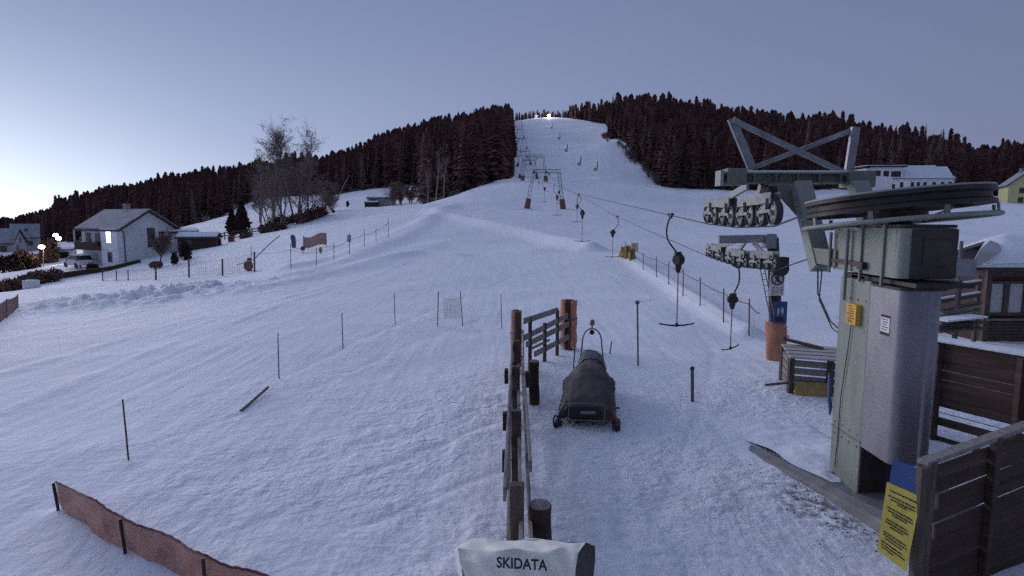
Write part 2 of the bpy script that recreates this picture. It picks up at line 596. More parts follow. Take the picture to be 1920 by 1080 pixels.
def dup(root, loc, rz=0.0, sc=1.0, label=None, group=None):
    r = root.copy(); COL.objects.link(r)
    r.location = loc
    r.rotation_euler = (0, 0, rz)
    r.scale = sc if isinstance(sc, (tuple, list)) else (sc, sc, sc)
    if label:
        r['label'] = label
    if group:
        r['group'] = group
    for ch in list(root.children):
        c = ch.copy(); COL.objects.link(c); c.parent = r
        for g in list(ch.children):
            d = g.copy(); COL.objects.link(d); d.parent = c
    return r


def text_mesh(body, size, ex=.002):
    cu = bpy.data.curves.new('t', 'FONT')
    cu.body = body; cu.size = size; cu.extrude = ex
    cu.offset = size * .028
    cu.align_x = 'CENTER'; cu.align_y = 'CENTER'
    ob = bpy.data.objects.new('t', cu)
    COL.objects.link(ob)
    dg = bpy.context.evaluated_depsgraph_get()
    me = ob.evaluated_get(dg).to_mesh()
    vs = [v.co.copy() for v in me.vertices]
    fs = [tuple(p.vertices) for p in me.polygons]
    ob.evaluated_get(dg).to_mesh_clear()
    bpy.data.objects.remove(ob); bpy.data.curves.remove(cu)
    return vs, fs


# ------------------------------------------------------------------ woods outline (ground plan)
def XY(px, Y):
    return ((px - 960) / F * Y, Y)


def GXY(px, py):
    g = G(px, py)
    return (g.x, g.y)


LW = [GXY(964, 332), XY(925, 160), XY(880, 151), XY(835, 140), XY(794, 130), XY(790, 150), XY(790, 226), XY(720, 232), XY(640, 234), XY(560, 245), XY(492, 262), XY(440, 250), XY(387, 236),
      XY(330, 218), XY(240, 212), XY(120, 230), XY(30, 250), XY(-160, 250), XY(-260, 820), XY(300, 820), XY(800, 640), XY(955, 640), GXY(957, 228), GXY(964, 257), GXY(963, 295)]
RW = [XY(1246, 228), GXY(1240, 351), GXY(1216, 314), GXY(1182, 295), GXY(1180, 279), GXY(1137, 257), XY(1135, 500), XY(1134, 584), XY(1085, 612), XY(1064, 622), XY(1064, 780),
      XY(1500, 640), XY(2150, 620), XY(2150, 262), XY(1920, 262), XY(1780, 236), XY(1600, 228), XY(1450, 224), XY(1355, 228)]
TW = [XY(966, 630), XY(1064, 632), XY(1064, 700), XY(966, 700)]


def inside(x, y, poly):
    x = np.asarray(x); y = np.asarray(y)
    r = np.zeros(x.shape, bool)
    k = len(poly)
    for i in range(k):
        x1, y1 = poly[i]; x2, y2 = poly[(i + 1) % k]
        if y1 == y2:
            continue
        c = ((y1 > y) != (y2 > y)) & (x < (x2 - x1) * (y - y1) / (y2 - y1) + x1)
        r ^= c
    return r


# ------------------------------------------------------------------ ground mesh
def make_ground():
    th = np.concatenate([np.linspace(-180, -58, 30)[:-1], np.linspace(-58, 58, 560), np.linspace(58, 180, 30)[1:]])
    th = np.radians(th[:-1])
    r = np.concatenate([[.05, .6, 1.2, 2.0], np.exp(np.arange(math.log(3), math.log(30), .0085)), np.exp(np.arange(math.log(30), math.log(115), .0072)), np.exp(np.arange(math.log(115), math.log(2600), .021))])
    T, RR = np.meshgrid(th, r)
    x = RR * np.sin(T); y = RR * np.cos(T)
    z = hz_np(x, y)
    # small relief
    rough = np.zeros_like(x)
    # trodden zone round the lift queue and along the timber fence
    q1 = (1 - sstep(3.2, 5.5, np.abs(x - 2.0))) * (1 - sstep(11, 17, y))
    q2 = (1 - sstep(.6, 2.2, np.abs(x + .5))) * (1 - sstep(12, 15, y)) * .8
    b0 = G(270, 560)
    q3 = np.exp(-(((x - b0.x) / 6.5) ** 2 + ((y - b0.y) / 4.5) ** 2)) * 1.3
    q4 = .62 * (1 - sstep(10, 18, y)) * (1 - sstep(3, 9.5, -x))
    q5 = .5 * np.exp(-((seg_dist(x, y, [(-6.2, 8.0), (-3.9, 13), (-3.6, 20), (-1.5, 24)])) / 1.6) ** 2)
    rough = np.clip(np.maximum.reduce([q1, q2, q3, q4, q5, np.full_like(x, .05)]) * (0.62 + .8 * fbm(x * .5, y * .5, 3, 5)), 0.03, 1.3)
    near = 1 - sstep(25, 60, RR)
    z = z + near * (fbm(x * 2.6, y * 2.6, 4, 1) * .055 * rough + fbm(x * .35, y * .35, 3, 2) * .07)
    z = z + near * fbm(x * 4.5, y * .25, 3, 8) * .013 * np.clip(1 - rough, 0, 1)
    z = z + q3 * (fbm(x * .9, y * .7, 2, 3) * .35 + .22 + np.abs(fbm(x * 2.2, y * 1.5, 3, 6)) * .55)
    z = z + (1 - near) * fbm(x * .06, y * .06, 4, 4) * np.clip(RR * .006, 0, 1.2)
    # ski tracks, groomer edges and the snowmobile's own track
    for pl_, h_, w_ in TRACKS:
        z = z + h_ * .55 * np.exp(-(seg_dist(x, y, pl_) / w_) ** 2) * (.65 + .8 * vnoise(x * .8, y * .8, 21))
    # keep the snow below the concrete apron
    ap = sstep(3.55, 4.15, x - (9.4 - y) * .18) * (1 - sstep(5.4, 6.2, x)) * (1 - sstep(8.8, 9.9, y)) * sstep(3, 4.5, y)
    z = z - .10 * ap
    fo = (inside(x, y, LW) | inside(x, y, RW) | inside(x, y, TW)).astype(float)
    dirt = np.exp(-(((x - 3.75 - (7.3 - y) * .25) / .38) ** 2 + ((y - 7.2) / .9) ** 2)) * 1.0
    dirt = np.maximum(dirt, .16 * q1 * (1 - sstep(7, 9, y)))
    nr, nc = x.shape
    vs = np.stack([x, y, z], -1).reshape(-1, 3)
    idx = np.arange(nr * nc).reshape(nr, nc)
    a = idx[:-1]; b = idx[1:]
    f = np.stack([a, np.roll(a, -1, 1), np.roll(b, -1, 1), b], -1).reshape(-1, 4)
    me = bpy.data.meshes.new('snow_ground')
    me.vertices.add(len(vs)); me.vertices.foreach_set('co', vs.ravel())
    me.loops.add(f.size); me.loops.foreach_set('vertex_index', f[:, ::-1].ravel().astype(np.int32))
    me.polygons.add(len(f)); me.polygons.foreach_set('loop_start', np.arange(0, f.size, 4, dtype=np.int32))
    me.polygons.foreach_set('use_smooth', np.ones(len(f), bool))
    me.update(); me.validate()
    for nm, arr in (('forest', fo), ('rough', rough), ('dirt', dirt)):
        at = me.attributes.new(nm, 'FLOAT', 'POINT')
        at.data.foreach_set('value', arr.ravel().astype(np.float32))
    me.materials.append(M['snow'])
    o = bpy.data.objects.new('snow_ground', me); COL.objects.link(o)
    o['kind'] = 'structure'
    tag(o, 'snow covered ground of the piste and the hillside', 'ground')
    if me.polygons[200].normal.z < 0:
        me.flip_normals()


make_ground()


# ------------------------------------------------------------------ conifers
def conifer_arrays(h, rad, levels, per, rs, core=True):
    """fronds as folded leaves scattered along the stem; returns verts, faces"""
    V = []; Fc = []
    N_ = levels * per
    for i in range(N_):
        t = (i + rs.random()) / N_
        t = t ** .92
        z = h * (.05 + .95 * t)
        rr = rad * (1 - t) ** .8 * rs.uniform(.62, 1.12) + .04 * rad
        a = i * 2.39996 + rs.uniform(-.5, .5)
        l = rr * rs.uniform(.8, 1.15)
        w = l * rs.uniform(.22, .42) + .06
        ca_, sa = math.cos(a), math.sin(a)
        up = h * .04 * (1 - t) + .08
        dr = l * rs.uniform(.15, .6)
        o = len(V)
        V += [(0, 0, z + up), (ca_ * l * .6 - sa * w, sa * l * .6 + ca_ * w, z - dr * .6), (ca_ * l, sa * l, z - dr + .12 * l),
              (ca_ * l * .6 + sa * w, sa * l * .6 - ca_ * w, z - dr * .6), (ca_ * l * .55, sa * l * .55, z - dr * .2 + up * .4)]
        Fc += [(o, o + 1, o + 4), (o, o + 4, o + 3), (o + 1, o + 2, o + 4), (o + 4, o + 2, o + 3)]
    o = len(V)
    V += [(0, 0, h * 1.04)] + [(math.cos(6.28 * j / 5) * rad * .1, math.sin(6.28 * j / 5) * rad * .1, h * .86) for j in range(5)]
    Fc += [(o, o + 1 + j, o + 1 + (j + 1) % 5) for j in range(5)]
    if core:
        o = len(V)
        V += [(0, 0, h * .9)] + [(math.cos(6.28 * j / 6) * rad * .3, math.sin(6.28 * j / 6) * rad * .3, h * .08) for j in range(6)]
        Fc += [(o, o + 1 + j, o + 1 + (j + 1) % 6) for j in range(6)]
    return V, Fc


SKY_X = [-300, 0, 20, 65, 97, 104, 170, 270, 286, 350, 410, 450, 480, 530, 565, 600, 645, 665, 740, 810, 870, 915, 948, 963, 966, 1000, 1040, 1060, 1090, 1130, 1180, 1250, 1290, 1330, 1380, 1440, 1500, 1545, 1600, 1640, 1690, 1735, 1790, 1815, 1828, 1842, 1862, 1880, 1900, 1920, 2200]
SKY_Y = [450, 407, 411, 397, 392, 367, 352, 340, 327, 317, 310, 305, 300, 285, 286, 290, 282, 270, 242, 222, 212, 202, 194, 199, 208, 204, 206, 203, 187, 176, 172, 170, 186, 182, 192, 204, 215, 210, 208, 226, 232, 230, 245, 262, 285, 273, 278, 262, 250, 246, 250]


def make_forest():
    pts = []
    step = 5.7
    for poly, tagk in ((LW, 0), (RW, 1), (TW, 2)):
        xs = [p[0] for p in poly]; ys = [p[1] for p in poly]
        gx, gy = np.meshgrid(np.arange(min(xs), max(xs), step), np.arange(min(ys), max(ys), step))
        gx = gx + rng.uniform(-.45, .45, gx.shape) * step; gy = gy + rng.uniform(-.45, .45, gy.shape) * step
        k = inside(gx, gy, poly)
        gx, gy = gx[k], gy[k]
        az = np.degrees(np.arctan2(gx, gy))
        keep = (az > -47) & (az < 47) & (np.hypot(gx, gy) < 720)
        for a, b in zip(gx[keep], gy[keep]):
            pts.append((a, b, tagk))
    # a ragged outer row standing along the edges towards the piste
    arr = np.array(pts)
    z = hz_np(arr[:, 0], arr[:, 1])
    n = len(arr)
    hh = rng.normal(16, 3.8, n).clip(8, 26)
    hh[arr[:, 2] == 2] = rng.uniform(7, 11, (arr[:, 2] == 2).sum())
    d = np.hypot(arr[:, 0], arr[:, 1])
    azd = np.degrees(np.arctan2(arr[:, 0], arr[:, 1]))
    hh[(arr[:, 2] == 0) & (azd < -13)] *= .78
    hh[(d < 175) & (arr[:, 2] == 0)] *= .80
    hh[(arr[:, 1] > 520) & (arr[:, 2] < 2)] *= .85
    keep = np.ones(n, bool)
    for i in range(n):
        px, pt = PX(arr[i, 0], arr[i, 1], z[i] + hh[i])
        lim = np.interp(px, SKY_X, SKY_Y) + rng.uniform(-3, 9)
        if pt < lim:
            _, pb = PX(arr[i, 0], arr[i, 1], z[i])
            k_ = (pb - lim) / max(pb - pt, 1e-3)
            if hh[i] * k_ < 5.5:
                keep[i] = False
            else:
                hh[i] *= k_
    arr, z, hh, d = arr[keep], z[keep], hh[keep], d[keep]
    n = len(arr)
    # which stand clear of the nearer ones
    order = np.argsort(d)
    buf = np.full(2400, 2000.0)
    vis = []
    for i in order:
        px, pt = PX(arr[i, 0], arr[i, 1], z[i] + hh[i])
        _, pb = PX(arr[i, 0], arr[i, 1], z[i])
        c = int(px + 200)
        w = max(1, int(F * hh[i] * .10 / d[i]))
        if c < w or c >= 2400 - w:
            continue
        gap = np.median(buf[c - w:c + w + 1]) - pt
        if gap > 5:
            if -15 < px < 1935:
                vis.append((gap * min(w, 8) ** .5 if gap < 500 else (pb - pt) * 3, i))
            buf[c - w:c + w + 1] = np.minimum(buf[c - w:c + w + 1], pt)
    vis.sort(reverse=True)
    for q in range(0, 1930, 80):
        print('sky', q, int(buf[q + 195:q + 206].min()), int(np.interp(q, SKY_X, SKY_Y)))
    single = set(i for _, i in vis[:296])
    print('forest', n, 'visible', len(vis))
    # individual trees: eight master crowns, copied
    rs = random.Random(3)
    masters = []
    for k in range(8):
        H_ = 16.0
        V, Fc = conifer_arrays(H_, rs.uniform(1.9, 2.6), 27, 9, rs)
        cm = bpy.data.meshes.new('crown'); cm.from_pydata(V, [], Fc); cm.update()
        cm.materials.append(M['spruce'] if k < 6 else M['larch'])
        tb = MB(); tb.tube([(0, 0, -1), (0, 0, 5), (0.05, 0, 15)], [.24, .2, .04], 6)
        tm = bpy.data.meshes.new('trunk'); tm.from_pydata(tb.v, [], tb.f); tm.update(); tm.materials.append(M['bark'])
        masters.append((cm, tm))
    lab = {0: ('dark spruce in the dense wood on the hillside left of the piste', 'spruces in the wood left of the piste'),
           1: ('dark spruce in the dense wood on the hillside right of the piste', 'spruces in the wood right of the piste'),
           2: ('small dark spruce in the row closing the top of the piste', 'spruces behind the summit')}
    for i in sorted(single):
        cm, tm = masters[rs.choice((0, 1, 2, 3, 4, 5, 0, 1, 2, 3, 4, 5, 6, 7))]
        l, g = lab[int(arr[i, 2])]
        o = bpy.data.objects.new('spruce_tree', None); COL.objects.link(o)
        o.location = (arr[i, 0], arr[i, 1], z[i] - .2)
        s = hh[i] / 16.0
        w = s * rs.uniform(.85, 1.2)
        o.scale = (w, w, s); o.rotation_euler = (rs.uniform(-.03, .03), rs.uniform(-.03, .03), rs.uniform(0, 6.28))
        tag(o, l, 'tree', g)
        for nm, me in (('trunk', tm), ('crown', cm)):
            c = bpy.data.objects.new(nm, me); COL.objects.link(c); c.parent = o
    # the rest of the wood as one mass
    protos = []
    for k in range(10):
        V, Fc = conifer_arrays(1.0, .128, 12, 6, rs)
        protos.append((np.array(V), np.array(Fc + [(0, 0, 0)][:0], dtype=np.int32)))
    AV, AF = [], []
    off = 0
    for i in range(n):
        if i in single:
            continue
        V, Fc = protos[i % 10]
        a = rng.uniform(0, 6.28)
        c_, s_ = math.cos(a), math.sin(a)
        sx = hh[i] * rng.uniform(.85, 1.25)
        q = np.empty_like(V)
        q[:, 0] = (V[:, 0] * c_ - V[:, 1] * s_) * sx + arr[i, 0]
        q[:, 1] = (V[:, 0] * s_ + V[:, 1] * c_) * sx + arr[i, 1]
        q[:, 2] = V[:, 2] * hh[i] + z[i] - .3
        AV.append(q); AF.append(Fc + off); off += len(V)
    AV = np.concatenate(AV); AF = np.concatenate(AF)
    me = bpy.data.meshes.new('forest')
    me.vertices.add(len(AV)); me.vertices.foreach_set('co', AV.ravel())
    me.loops.add(AF.size); me.loops.foreach_set('vertex_index', AF.ravel())
    me.polygons.add(len(AF)); me.polygons.foreach_set('loop_start', np.arange(0, AF.size, 3, dtype=np.int32))
    me.update()
    me.materials.append(M['spruce'])
    o = bpy.data.objects.new('forest', me); COL.objects.link(o)
    tag(o, 'dense dark spruce forest covering the hills on both sides of the piste', 'forest', None, 'stuff')


make_forest()


# ------------------------------------------------------------------ bare trees and shrubs
def bare_tree_meshes(seed, h, spread=.35, trunks=1, dense=1.0, low=.3):
    rs = random.Random(seed)
    tr, tw = MB(), MB()

    def branch(p, d, L, r, lev):
        n = 4 if lev < 2 else 3
        pts = [Vector(p)]
        rr = [r]
        q = Vector(p); dd = Vector(d).normalized()
        for k in range(n):
            dd = (dd + Vector((rs.uniform(-.14, .14), rs.uniform(-.14, .14), rs.uniform(-.02, .10) if lev < 3 else rs.uniform(-.12, .05)))).normalized()
            q = q + dd * L / n
            pts.append(q.copy()); rr.append(max(r * (1 - .75 * (k + 1) / n), .010))
        (tr if lev == 0 else tw).tube(pts, rr, 6 if lev == 0 else 3, cap=False)
        if lev >= 4:
            return
        m = {0: int(20 * dense), 1: int(6 * dense), 2: int(5 * dense), 3: 4}[lev]
        for k in range(m):
            t = rs.uniform(low if lev == 0 else .2, 1.0)
            x = t * n
            i = min(int(x), n - 1)
            base = pts[i].lerp(pts[i + 1], x - i)
            a = rs.uniform(0, 6.28)
            side = Vector((math.cos(a), math.sin(a), 0))
            nd = dd * rs.uniform(.6, 1.0) + side * rs.uniform(.5, 1.0) + Vector((0, 0, .25 if lev < 2 else -.1))
            l2 = L * {0: spread, 1: .5, 2: .5, 3: .5}[lev] * rs.uniform(.6, 1.2) * (1.15 - .6 * t if lev == 0 else 1)
            branch(base, nd, l2, max(rr[i] * .5, .014) if lev < 2 else .016, lev + 1)
    for k in range(trunks):
        a = rs.uniform(0, 6.28)
        lean = Vector((math.cos(a) * .16, math.sin(a) * .16, 1)) if trunks > 1 else Vector((rs.uniform(-.05, .05), rs.uniform(-.05, .05), 1))
        branch((math.cos(a) * .25 * (trunks > 1), math.sin(a) * .25 * (trunks > 1), -.3), lean, h * rs.uniform(.85, 1.0), h * .011 + .03, 0)
    return tr, tw


def bare_tree(name, label, loc, h, seed, trunkmat, spread=.35, trunks=1, dense=1.0, group=None, low=.3, cat='tree'):
    t = thing(name, label, cat, loc, group)
    tr, tw = bare_tree_meshes(seed, h, spread, trunks, dense, low)
    ORG[t.name] = Vector((0, 0, 0))
    tr.build('trunk', trunkmat, t, smooth=True)
    tw.build('crown', 'twig', t)
    return t


def at_px(px, py, Y):
    p = P(px, py, Y)
    p.z = hz(p.x, p.y)
    return p


GB = 'bare trees standing together above the house'
for k, (px, Y, h, trm, tru, sp, dn, lab) in enumerate([
    (507, 121, 18.8, 'birch', 1, .32, 1.15, 'bare white trunked birch, leftmost of the three tall crowns above the tree group'),
    (528, 124, 18.6, 'birch', 1, .32, 1.15, 'bare birch, middle one of the three tall crowns above the tree group'),
    (556, 127, 19.8, 'birch', 2, .31, 1.05, 'forked bare birch, rightmost of the three tall crowns above the tree group'),
    (488, 125, 16.0, 'birch', 1, .30, .8, 'slender bare tree at the left end of the birch group'),
    (505, 118, 10.5, 'twig', 3, .40, .72, 'bushy bare tree at the left foot of the birches'),
    (531, 119, 11.5, 'twig', 3, .40, .72, 'dense many stemmed bare tree in front of the birches'),
    (560, 122, 12.0, 'twig', 3, .40, .72, 'wide brown bare tree right of the birch trunks'),
    (583, 125, 9.0, 'twig', 3, .40, .72, 'brown bare tree near the right end of the birch group'),
    (602, 128, 6.5, 'twig', 3, .42, .72, 'low spreading bare tree at the right end of the birch group'),
    (575, 133, 13.5, 'twig', 2, .34, .72, 'tall brown bare tree behind the right end of the birch group'),
    (520, 131, 13.5, 'twig', 2, .36, .72, 'tall brown bare tree behind the birch trunks'),
    (487, 140, 8, 'twig', 3, .4, 1.0, 'pale frosted bare tree left of the birch group'),
]):
    bare_tree('bare_tree', lab, at_px(px, 420, Y), h, 40 + k, trm, sp, tru, dn, GB, .18 if trm == 'twig' else .38)
for k, (px, Y, h, lab) in enumerate([
    (817, 128, 11, 'thin bare birch with pale trunk at the near corner of the left wood'),
    (801, 127, 7, 'small bare tree left of the thin birch at the wood corner'),
    (832, 133, 9.5, 'bare birch right of the thin birch at the wood corner'),
]):
    bare_tree('bare_tree', lab, at_px(px, 380, Y), h, 70 + k, 'birch', .24, 1, .8, 'birches at the corner of the left wood', .35)
for k, (px, Y, h, lab) in enumerate([
    (738, 160, 5.5, 'round brown bare bush beside the low barn on the meadow'),
    (752, 158, 5.0, 'darker bare bush between the barn bush and the wood'),
    (770, 150, 4.2, 'small bare bush next to the corner of the left wood'),
    (622, 140, 6.0, 'pale bare bush at the left end of the snowy meadow'),
]):
    bare_tree('bare_bush', lab, at_px(px, 380, Y), h, 80 + k, 'twig', .5, 4, 1.1, 'bare bushes along the meadow', .08, 'bush')
# frosted young growth along the right edge of the piste
_tr, _tw = bare_tree_meshes(5, 3.6, .55, 3, .7, .08)
_mt = bpy.data.meshes.new('trunk'); _mt.from_pydata(_tr.v, [], _tr.f); _mt.update(); _mt.materials.append(M['larch'])
_mc = bpy.data.meshes.new('crown'); _mc.from_pydata(_tw.v, [], _tw.f); _mc.update(); _mc.materials.append(M['larch'])
_rs = random.Random(17)
for k in range(34):
    pts_ = [(1131, 256), (1150, 268), (1174, 280), (1176, 293), (1192, 303), (1208, 314), (1222, 333), (1240, 351)]
    s_ = _rs.uniform(0, 6.99); i_ = int(s_)
    px = pts_[i_][0] + (pts_[i_ + 1][0] - pts_[i_][0]) * (s_ - i_) - _rs.uniform(-1, 5)
    py = pts_[i_][1] + (pts_[i_ + 1][1] - pts_[i_][1]) * (s_ - i_) + _rs.uniform(-1, 3)
    g_ = G(px, py)
    o = bpy.data.objects.new('sapling', None); COL.objects.link(o); o.location = g_ - Vector((0, 0, .2))
    q_ = _rs.uniform(.5, 1.25); o.scale = (q_, q_, q_); o.rotation_euler = (0, 0, _rs.uniform(0, 6.28))
    tag(o, 'pale frosted sapling at the edge between the piste and the right wood', 'sapling', 'saplings along the right edge of the piste')
    for nm, me in (('trunk', _mt), ('crown', _mc)):
        c = bpy.data.objects.new(nm, me); COL.objects.link(c); c.parent = o
# leaning bare trunk over the meadow
b = at_px(622, 390, 145); e = P(656, 327, 150)
mb = MB(); mb.tube([b, b.lerp(e, .6) + Vector((0, 0, .3)), e], [.16, .11, .05], 6)
mb.build('leaning_trunk', 'birch', None, True, org=b, tagd=('pale bare trunk leaning to the right over the snowy meadow', 'tree trunk'))


def foliage_blob(mb, c, r, sc, n, leaf, rs):
    c = Vector(c)
    for _ in range(n):
        d = Vector((rs.gauss(0, 1), rs.gauss(0, 1), rs.gauss(0, 1))).normalized()
        q = rs.random() ** .35
        p = c + Vector((d.x * sc[0], d.y * sc[1], d.z * sc[2])) * r * q
        u = Vector((rs.gauss(0, 1), rs.gauss(0, 1), rs.gauss(0, 1))).normalized()
        w = d.cross(u).normalized()
        u = (u + d * .6).normalized()
        l = leaf * rs.uniform(.6, 1.4)
        mb.quad([p - w * l * .4, p + u * l, p + w * l * .4, p - u * l * .6])


def thuja(px, py, Y, h, w, lab, seed):
    p = at_px(px, py, Y)
    t = thing('evergreen_tree', lab, 'tree', p, 'pair of dark evergreens above the shed')
    ORG[t.name] = Vector((0, 0, 0))
    m = MB(); m.tube([(0, 0, -.2), (0, 0, h * .6)], [.16, .06], 6); m.build('trunk', 'bark', t)
    rs = random.Random(seed)
    m = MB()
    for k in range(14):
        t_ = k / 13
        rr = w * (.55 + .45 * math.sin(min(1, t_ * 2.6) * PI / 2)) * (1 - max(0, t_ - .3) / .72) ** .8
        foliage_blob(m, (0, 0, h * (.1 + .86 * t_)), 1, (rr, rr, h * .07), 150, .38, rs)
    m.build('crown', 'thuja', t)


thuja(436, 436, 113, 4.8, 1.2, 'shorter dark evergreen with rounded top, left one of the pair above the shed', 1)
thuja(455, 440, 112, 6.0, 1.6, 'taller pointed dark evergreen, right one of the pair above the shed', 2)


# ------------------------------------------------------------------ houses
def house(name, label, c, yaw, L, Wd, h, rise, wallm, roofm, over=.5, windows=(), group=None, chimney=None, cat='house', thick=.22, gablem=None):
    """ridge along local x; windows: (face, along, z, w, h, mat, framed) faces: 's' -y, 'n' +y, 'e' +x, 'w' -x"""
    t = thing(name, label, cat, c, group)
    t.rotation_euler = (0, 0, yaw)
    ORG[t.name] = Vector((0, 0, 0))
    m = MB()
    a, b = L / 2, Wd / 2
    m.add([(-a, -b, -1.2), (a, -b, -1.2), (a, b, -1.2), (-a, b, -1.2), (-a, -b, h), (a, -b, h), (a, b, h), (-a, b, h), (-a, 0, h + rise), (a, 0, h + rise)],
          [(0, 1, 5, 4), (2, 3, 7, 6), (1, 2, 6, 9, 5), (3, 0, 4, 8, 7), (4, 5, 9, 8), (6, 7, 8, 9), (0, 3, 2, 1)])
    m.build('wall', wallm, t)
    sl = rise / b
    m = MB()
    zo = .03
    x0, x1 = -a - over, a + over
    ye = b + over
    m.prism([(x0, -ye, h - sl * over + zo), (x0, 0, h + rise + zo), (x0, ye, h - sl * over + zo), (x0, ye, h - sl * over + zo + thick), (x0, 0, h + rise + zo + thick), (x0, -ye, h - sl * over + zo + thick)], (x1 - x0, 0, 0))
    rf_ = m.build('roof', roofm[0], t)
    if roofm[1]:
        m = MB()
        z2 = zo + thick + .005
        i = .12
        m.prism([(x0 + i, -ye + i, h - sl * (over - i) + z2), (x0 + i, 0, h + rise + z2), (x0 + i, ye - i, h - sl * (over - i) + z2), (x0 + i, ye - i, h - sl * (over - i) + z2 + .16), (x0 + i, 0, h + rise + z2 + .18), (x0 + i, -ye + i, h - sl * (over - i) + z2 + .16)], (x1 - x0 - 2 * i, 0, 0))
        m.build('snow_cover', roofm[1], rf_)
    if chimney:
        m = MB(); m.box((chimney[0], chimney[1], h + rise + chimney[2]), (.7, .7, 1.8)); m.box((chimney[0], chimney[1], h + rise + chimney[2] + .95), (.9, .9, .12))
        m.build('chimney', 'plasterd', rf_)
    for (face, al, z, w, hh, mm) in windows:
        off = .03
        if face in 'sn':
            y = -b - off if face == 's' else b + off
            cc = (al, y, z); sz = (w, .06, hh); fr = (w + .2, .05, hh + .2)
        else:
            x = a + off if face == 'e' else -a - off
            cc = (x, al, z); sz = (.06, w, hh); fr = (.05, w + .2, hh + .2)
        m = MB(); m.box(cc, fr)
        f_ = m.build('window', 'white' if mm != 'glass2' else 'roofd', t)
        m = MB(); m.box((cc[0] + (0.03 if face == 'e' else -.03 if face == 'w' else 0), cc[1] + (-.03 if face == 's' else .03 if face == 'n' else 0), cc[2]), sz)
        m.build('pane', 'glass' if mm == 'glass2' else mm, f_)
    return t


# main house on the left: local x = ridge direction (side wall), corner at px 231
Yc = 86.0
cx = (231 - 960) / F * Yc * 1.0
zc = P(231, 495, Yc).z
corner = Vector((cx, Yc, zc))
sd = Vector((-.877, .48, 0)); gd = Vector((.48, .877, 0))
Lh, Wh = 10.5, 7.6
hc_ = corner + sd * Lh / 2 + gd * Wh / 2
yaw = math.atan2(-sd.y, -sd.x)      # local +x towards the gable seen
# local x=+a is the gable (nearest), local y=-b is the side wall (facing left/front)?
eave_h, rise_h = 5.0, 2.35
ht = house('house', 'two storey white house with one bright lit window below the dark wood', hc_, yaw, Lh, Wh, eave_h, rise_h, 'plasterg', ('roofd', 'roofs'), .75,
           windows=[('e', .3, 3.6, .9, 2.6, 'glass2'), ('e', 1.9, 4.0, .7, .7, 'glass2')], chimney=(-.6, .4, .2))
# white stair bay, balcony
m = MB(); m.box((Lh / 2 - 2.05, -Wh / 2 - .35, 2.0), (4.1, .7, 6.0)); bay = m.build('bay', 'plaster', ht)
m = MB(); m.box((Lh / 2 - 2.0, -Wh / 2 - .72, 3.75), (1.25, .05, 1.75)); w_ = m.build('window', 'white', ht)
m = MB(); m.box((Lh / 2 - 2.0, -Wh / 2 - .755, 3.75), (1.05, .06, 1.55)); m.build('pane', 'lit', w_)
m = MB(); m.box((Lh / 2 - 2.0, -Wh / 2 - .72, .95), (1.2, .05, 1.6)); w_ = m.build('window', 'white', ht)
m = MB(); m.box((Lh / 2 - 2.0, -Wh / 2 - .755, .95), (1.0, .06, 1.4)); m.build('pane', 'glass', w_)
m = MB()
m.box((-1.9, -Wh / 2 - .6, 1.95), (6.2, 1.2, .15)); m.box((-1.9, -Wh / 2 - 1.18, 2.5), (6.2, .06, 1.0))
m.build('balcony', 'woodd', ht)
m = MB(); m.cyl((-5.0, -Wh / 2 - 1.1, -1), (-5.0, -Wh / 2 - 1.1, 4.6), .1); m.build('post', 'white', ht)
for xx in (-3.4, -.9):
    m = MB(); m.box((xx, -Wh / 2 - .03, 3.3), (1.5, .05, 2.0)); w_ = m.build('window', 'plasterd', ht)
    m = MB(); m.box((xx, -Wh / 2 - .065, 3.3), (1.2, .06, 1.8)); m.build('pane', 'glass', w_)
m = MB(); m.tube([(Lh / 2 + .08, -Wh / 2 - .1, 4.9), (Lh / 2 + .08, -Wh / 2 + .25, 4.5), (Lh / 2 + .08, -Wh / 2 + .25, -.6)], .06, 6); m.build('drainpipe', 'roofd', ht)

# village houses on the far left
p = P(51, 469, 190)
hv = house('house', 'farther village house with broad pale snowy roof and a small skylight', p, R(34), 6.6, 7.2, 4.2, 3.6, 'plasterd', ('roofd', 'roofs'), .5,
           windows=[('s', -1.6, 2.2, 1, 1.2, 'glass2'), ('s', 1.2, 2.2, 1, 1.2, 'glass2'), ('e', 0, 4.4, .9, 1.1, 'glass2')], group='village houses', thick=.16)
for o in list(hv.children):
    if o.name.startswith('roof'):
        m = MB()
        q_ = Vector((.3, -1.9, 4.2 + 3.6 * (1 - 1.9 / 3.6) + .42))
        m.box(q_, (.9, 1.1, .10), rot=Matrix.Rotation(math.atan2(3.6, 3.6), 3, 'X')); m.build('skylight', 'glass', o)
p = P(8, 480, 150)
house('house', 'village house cut by the left picture edge, snow on its roof', p, R(14), 6.8, 6.2, 3.4, 3.0, 'plasterd', ('roofd', 'roofs'), .5,
      windows=[('s', 1.5, 1.8, 1.1, 1.3, 'glass2'), ('e', -.8, 1.9, .9, 1.1, 'glass2'), ('e', .8, 3.9, .8, 1.0, 'glass2')], group='village houses', thick=.16)
p = P(6, 497, 118)
house('garden_shed', 'low shed with snowy lean roof below the village houses', p, R(12), 4.2, 3.2, 1.3, .7, 'woodd', ('roofd', 'cap'), .4, cat='shed', windows=[('s', 0, .8, .7, .6, 'glass2')])
p = P(124, 491, 116)
house('house', 'small pale house with a flat snowy roof between lamps and lit house', p, R(25), 2.7, 3.0, 2.3, .3, 'plasterg', ('roofd', 'cap'), .3, windows=[('s', .1, 1.2, 1.2, 1.3, 'glass2')], group='village houses', thick=.1)

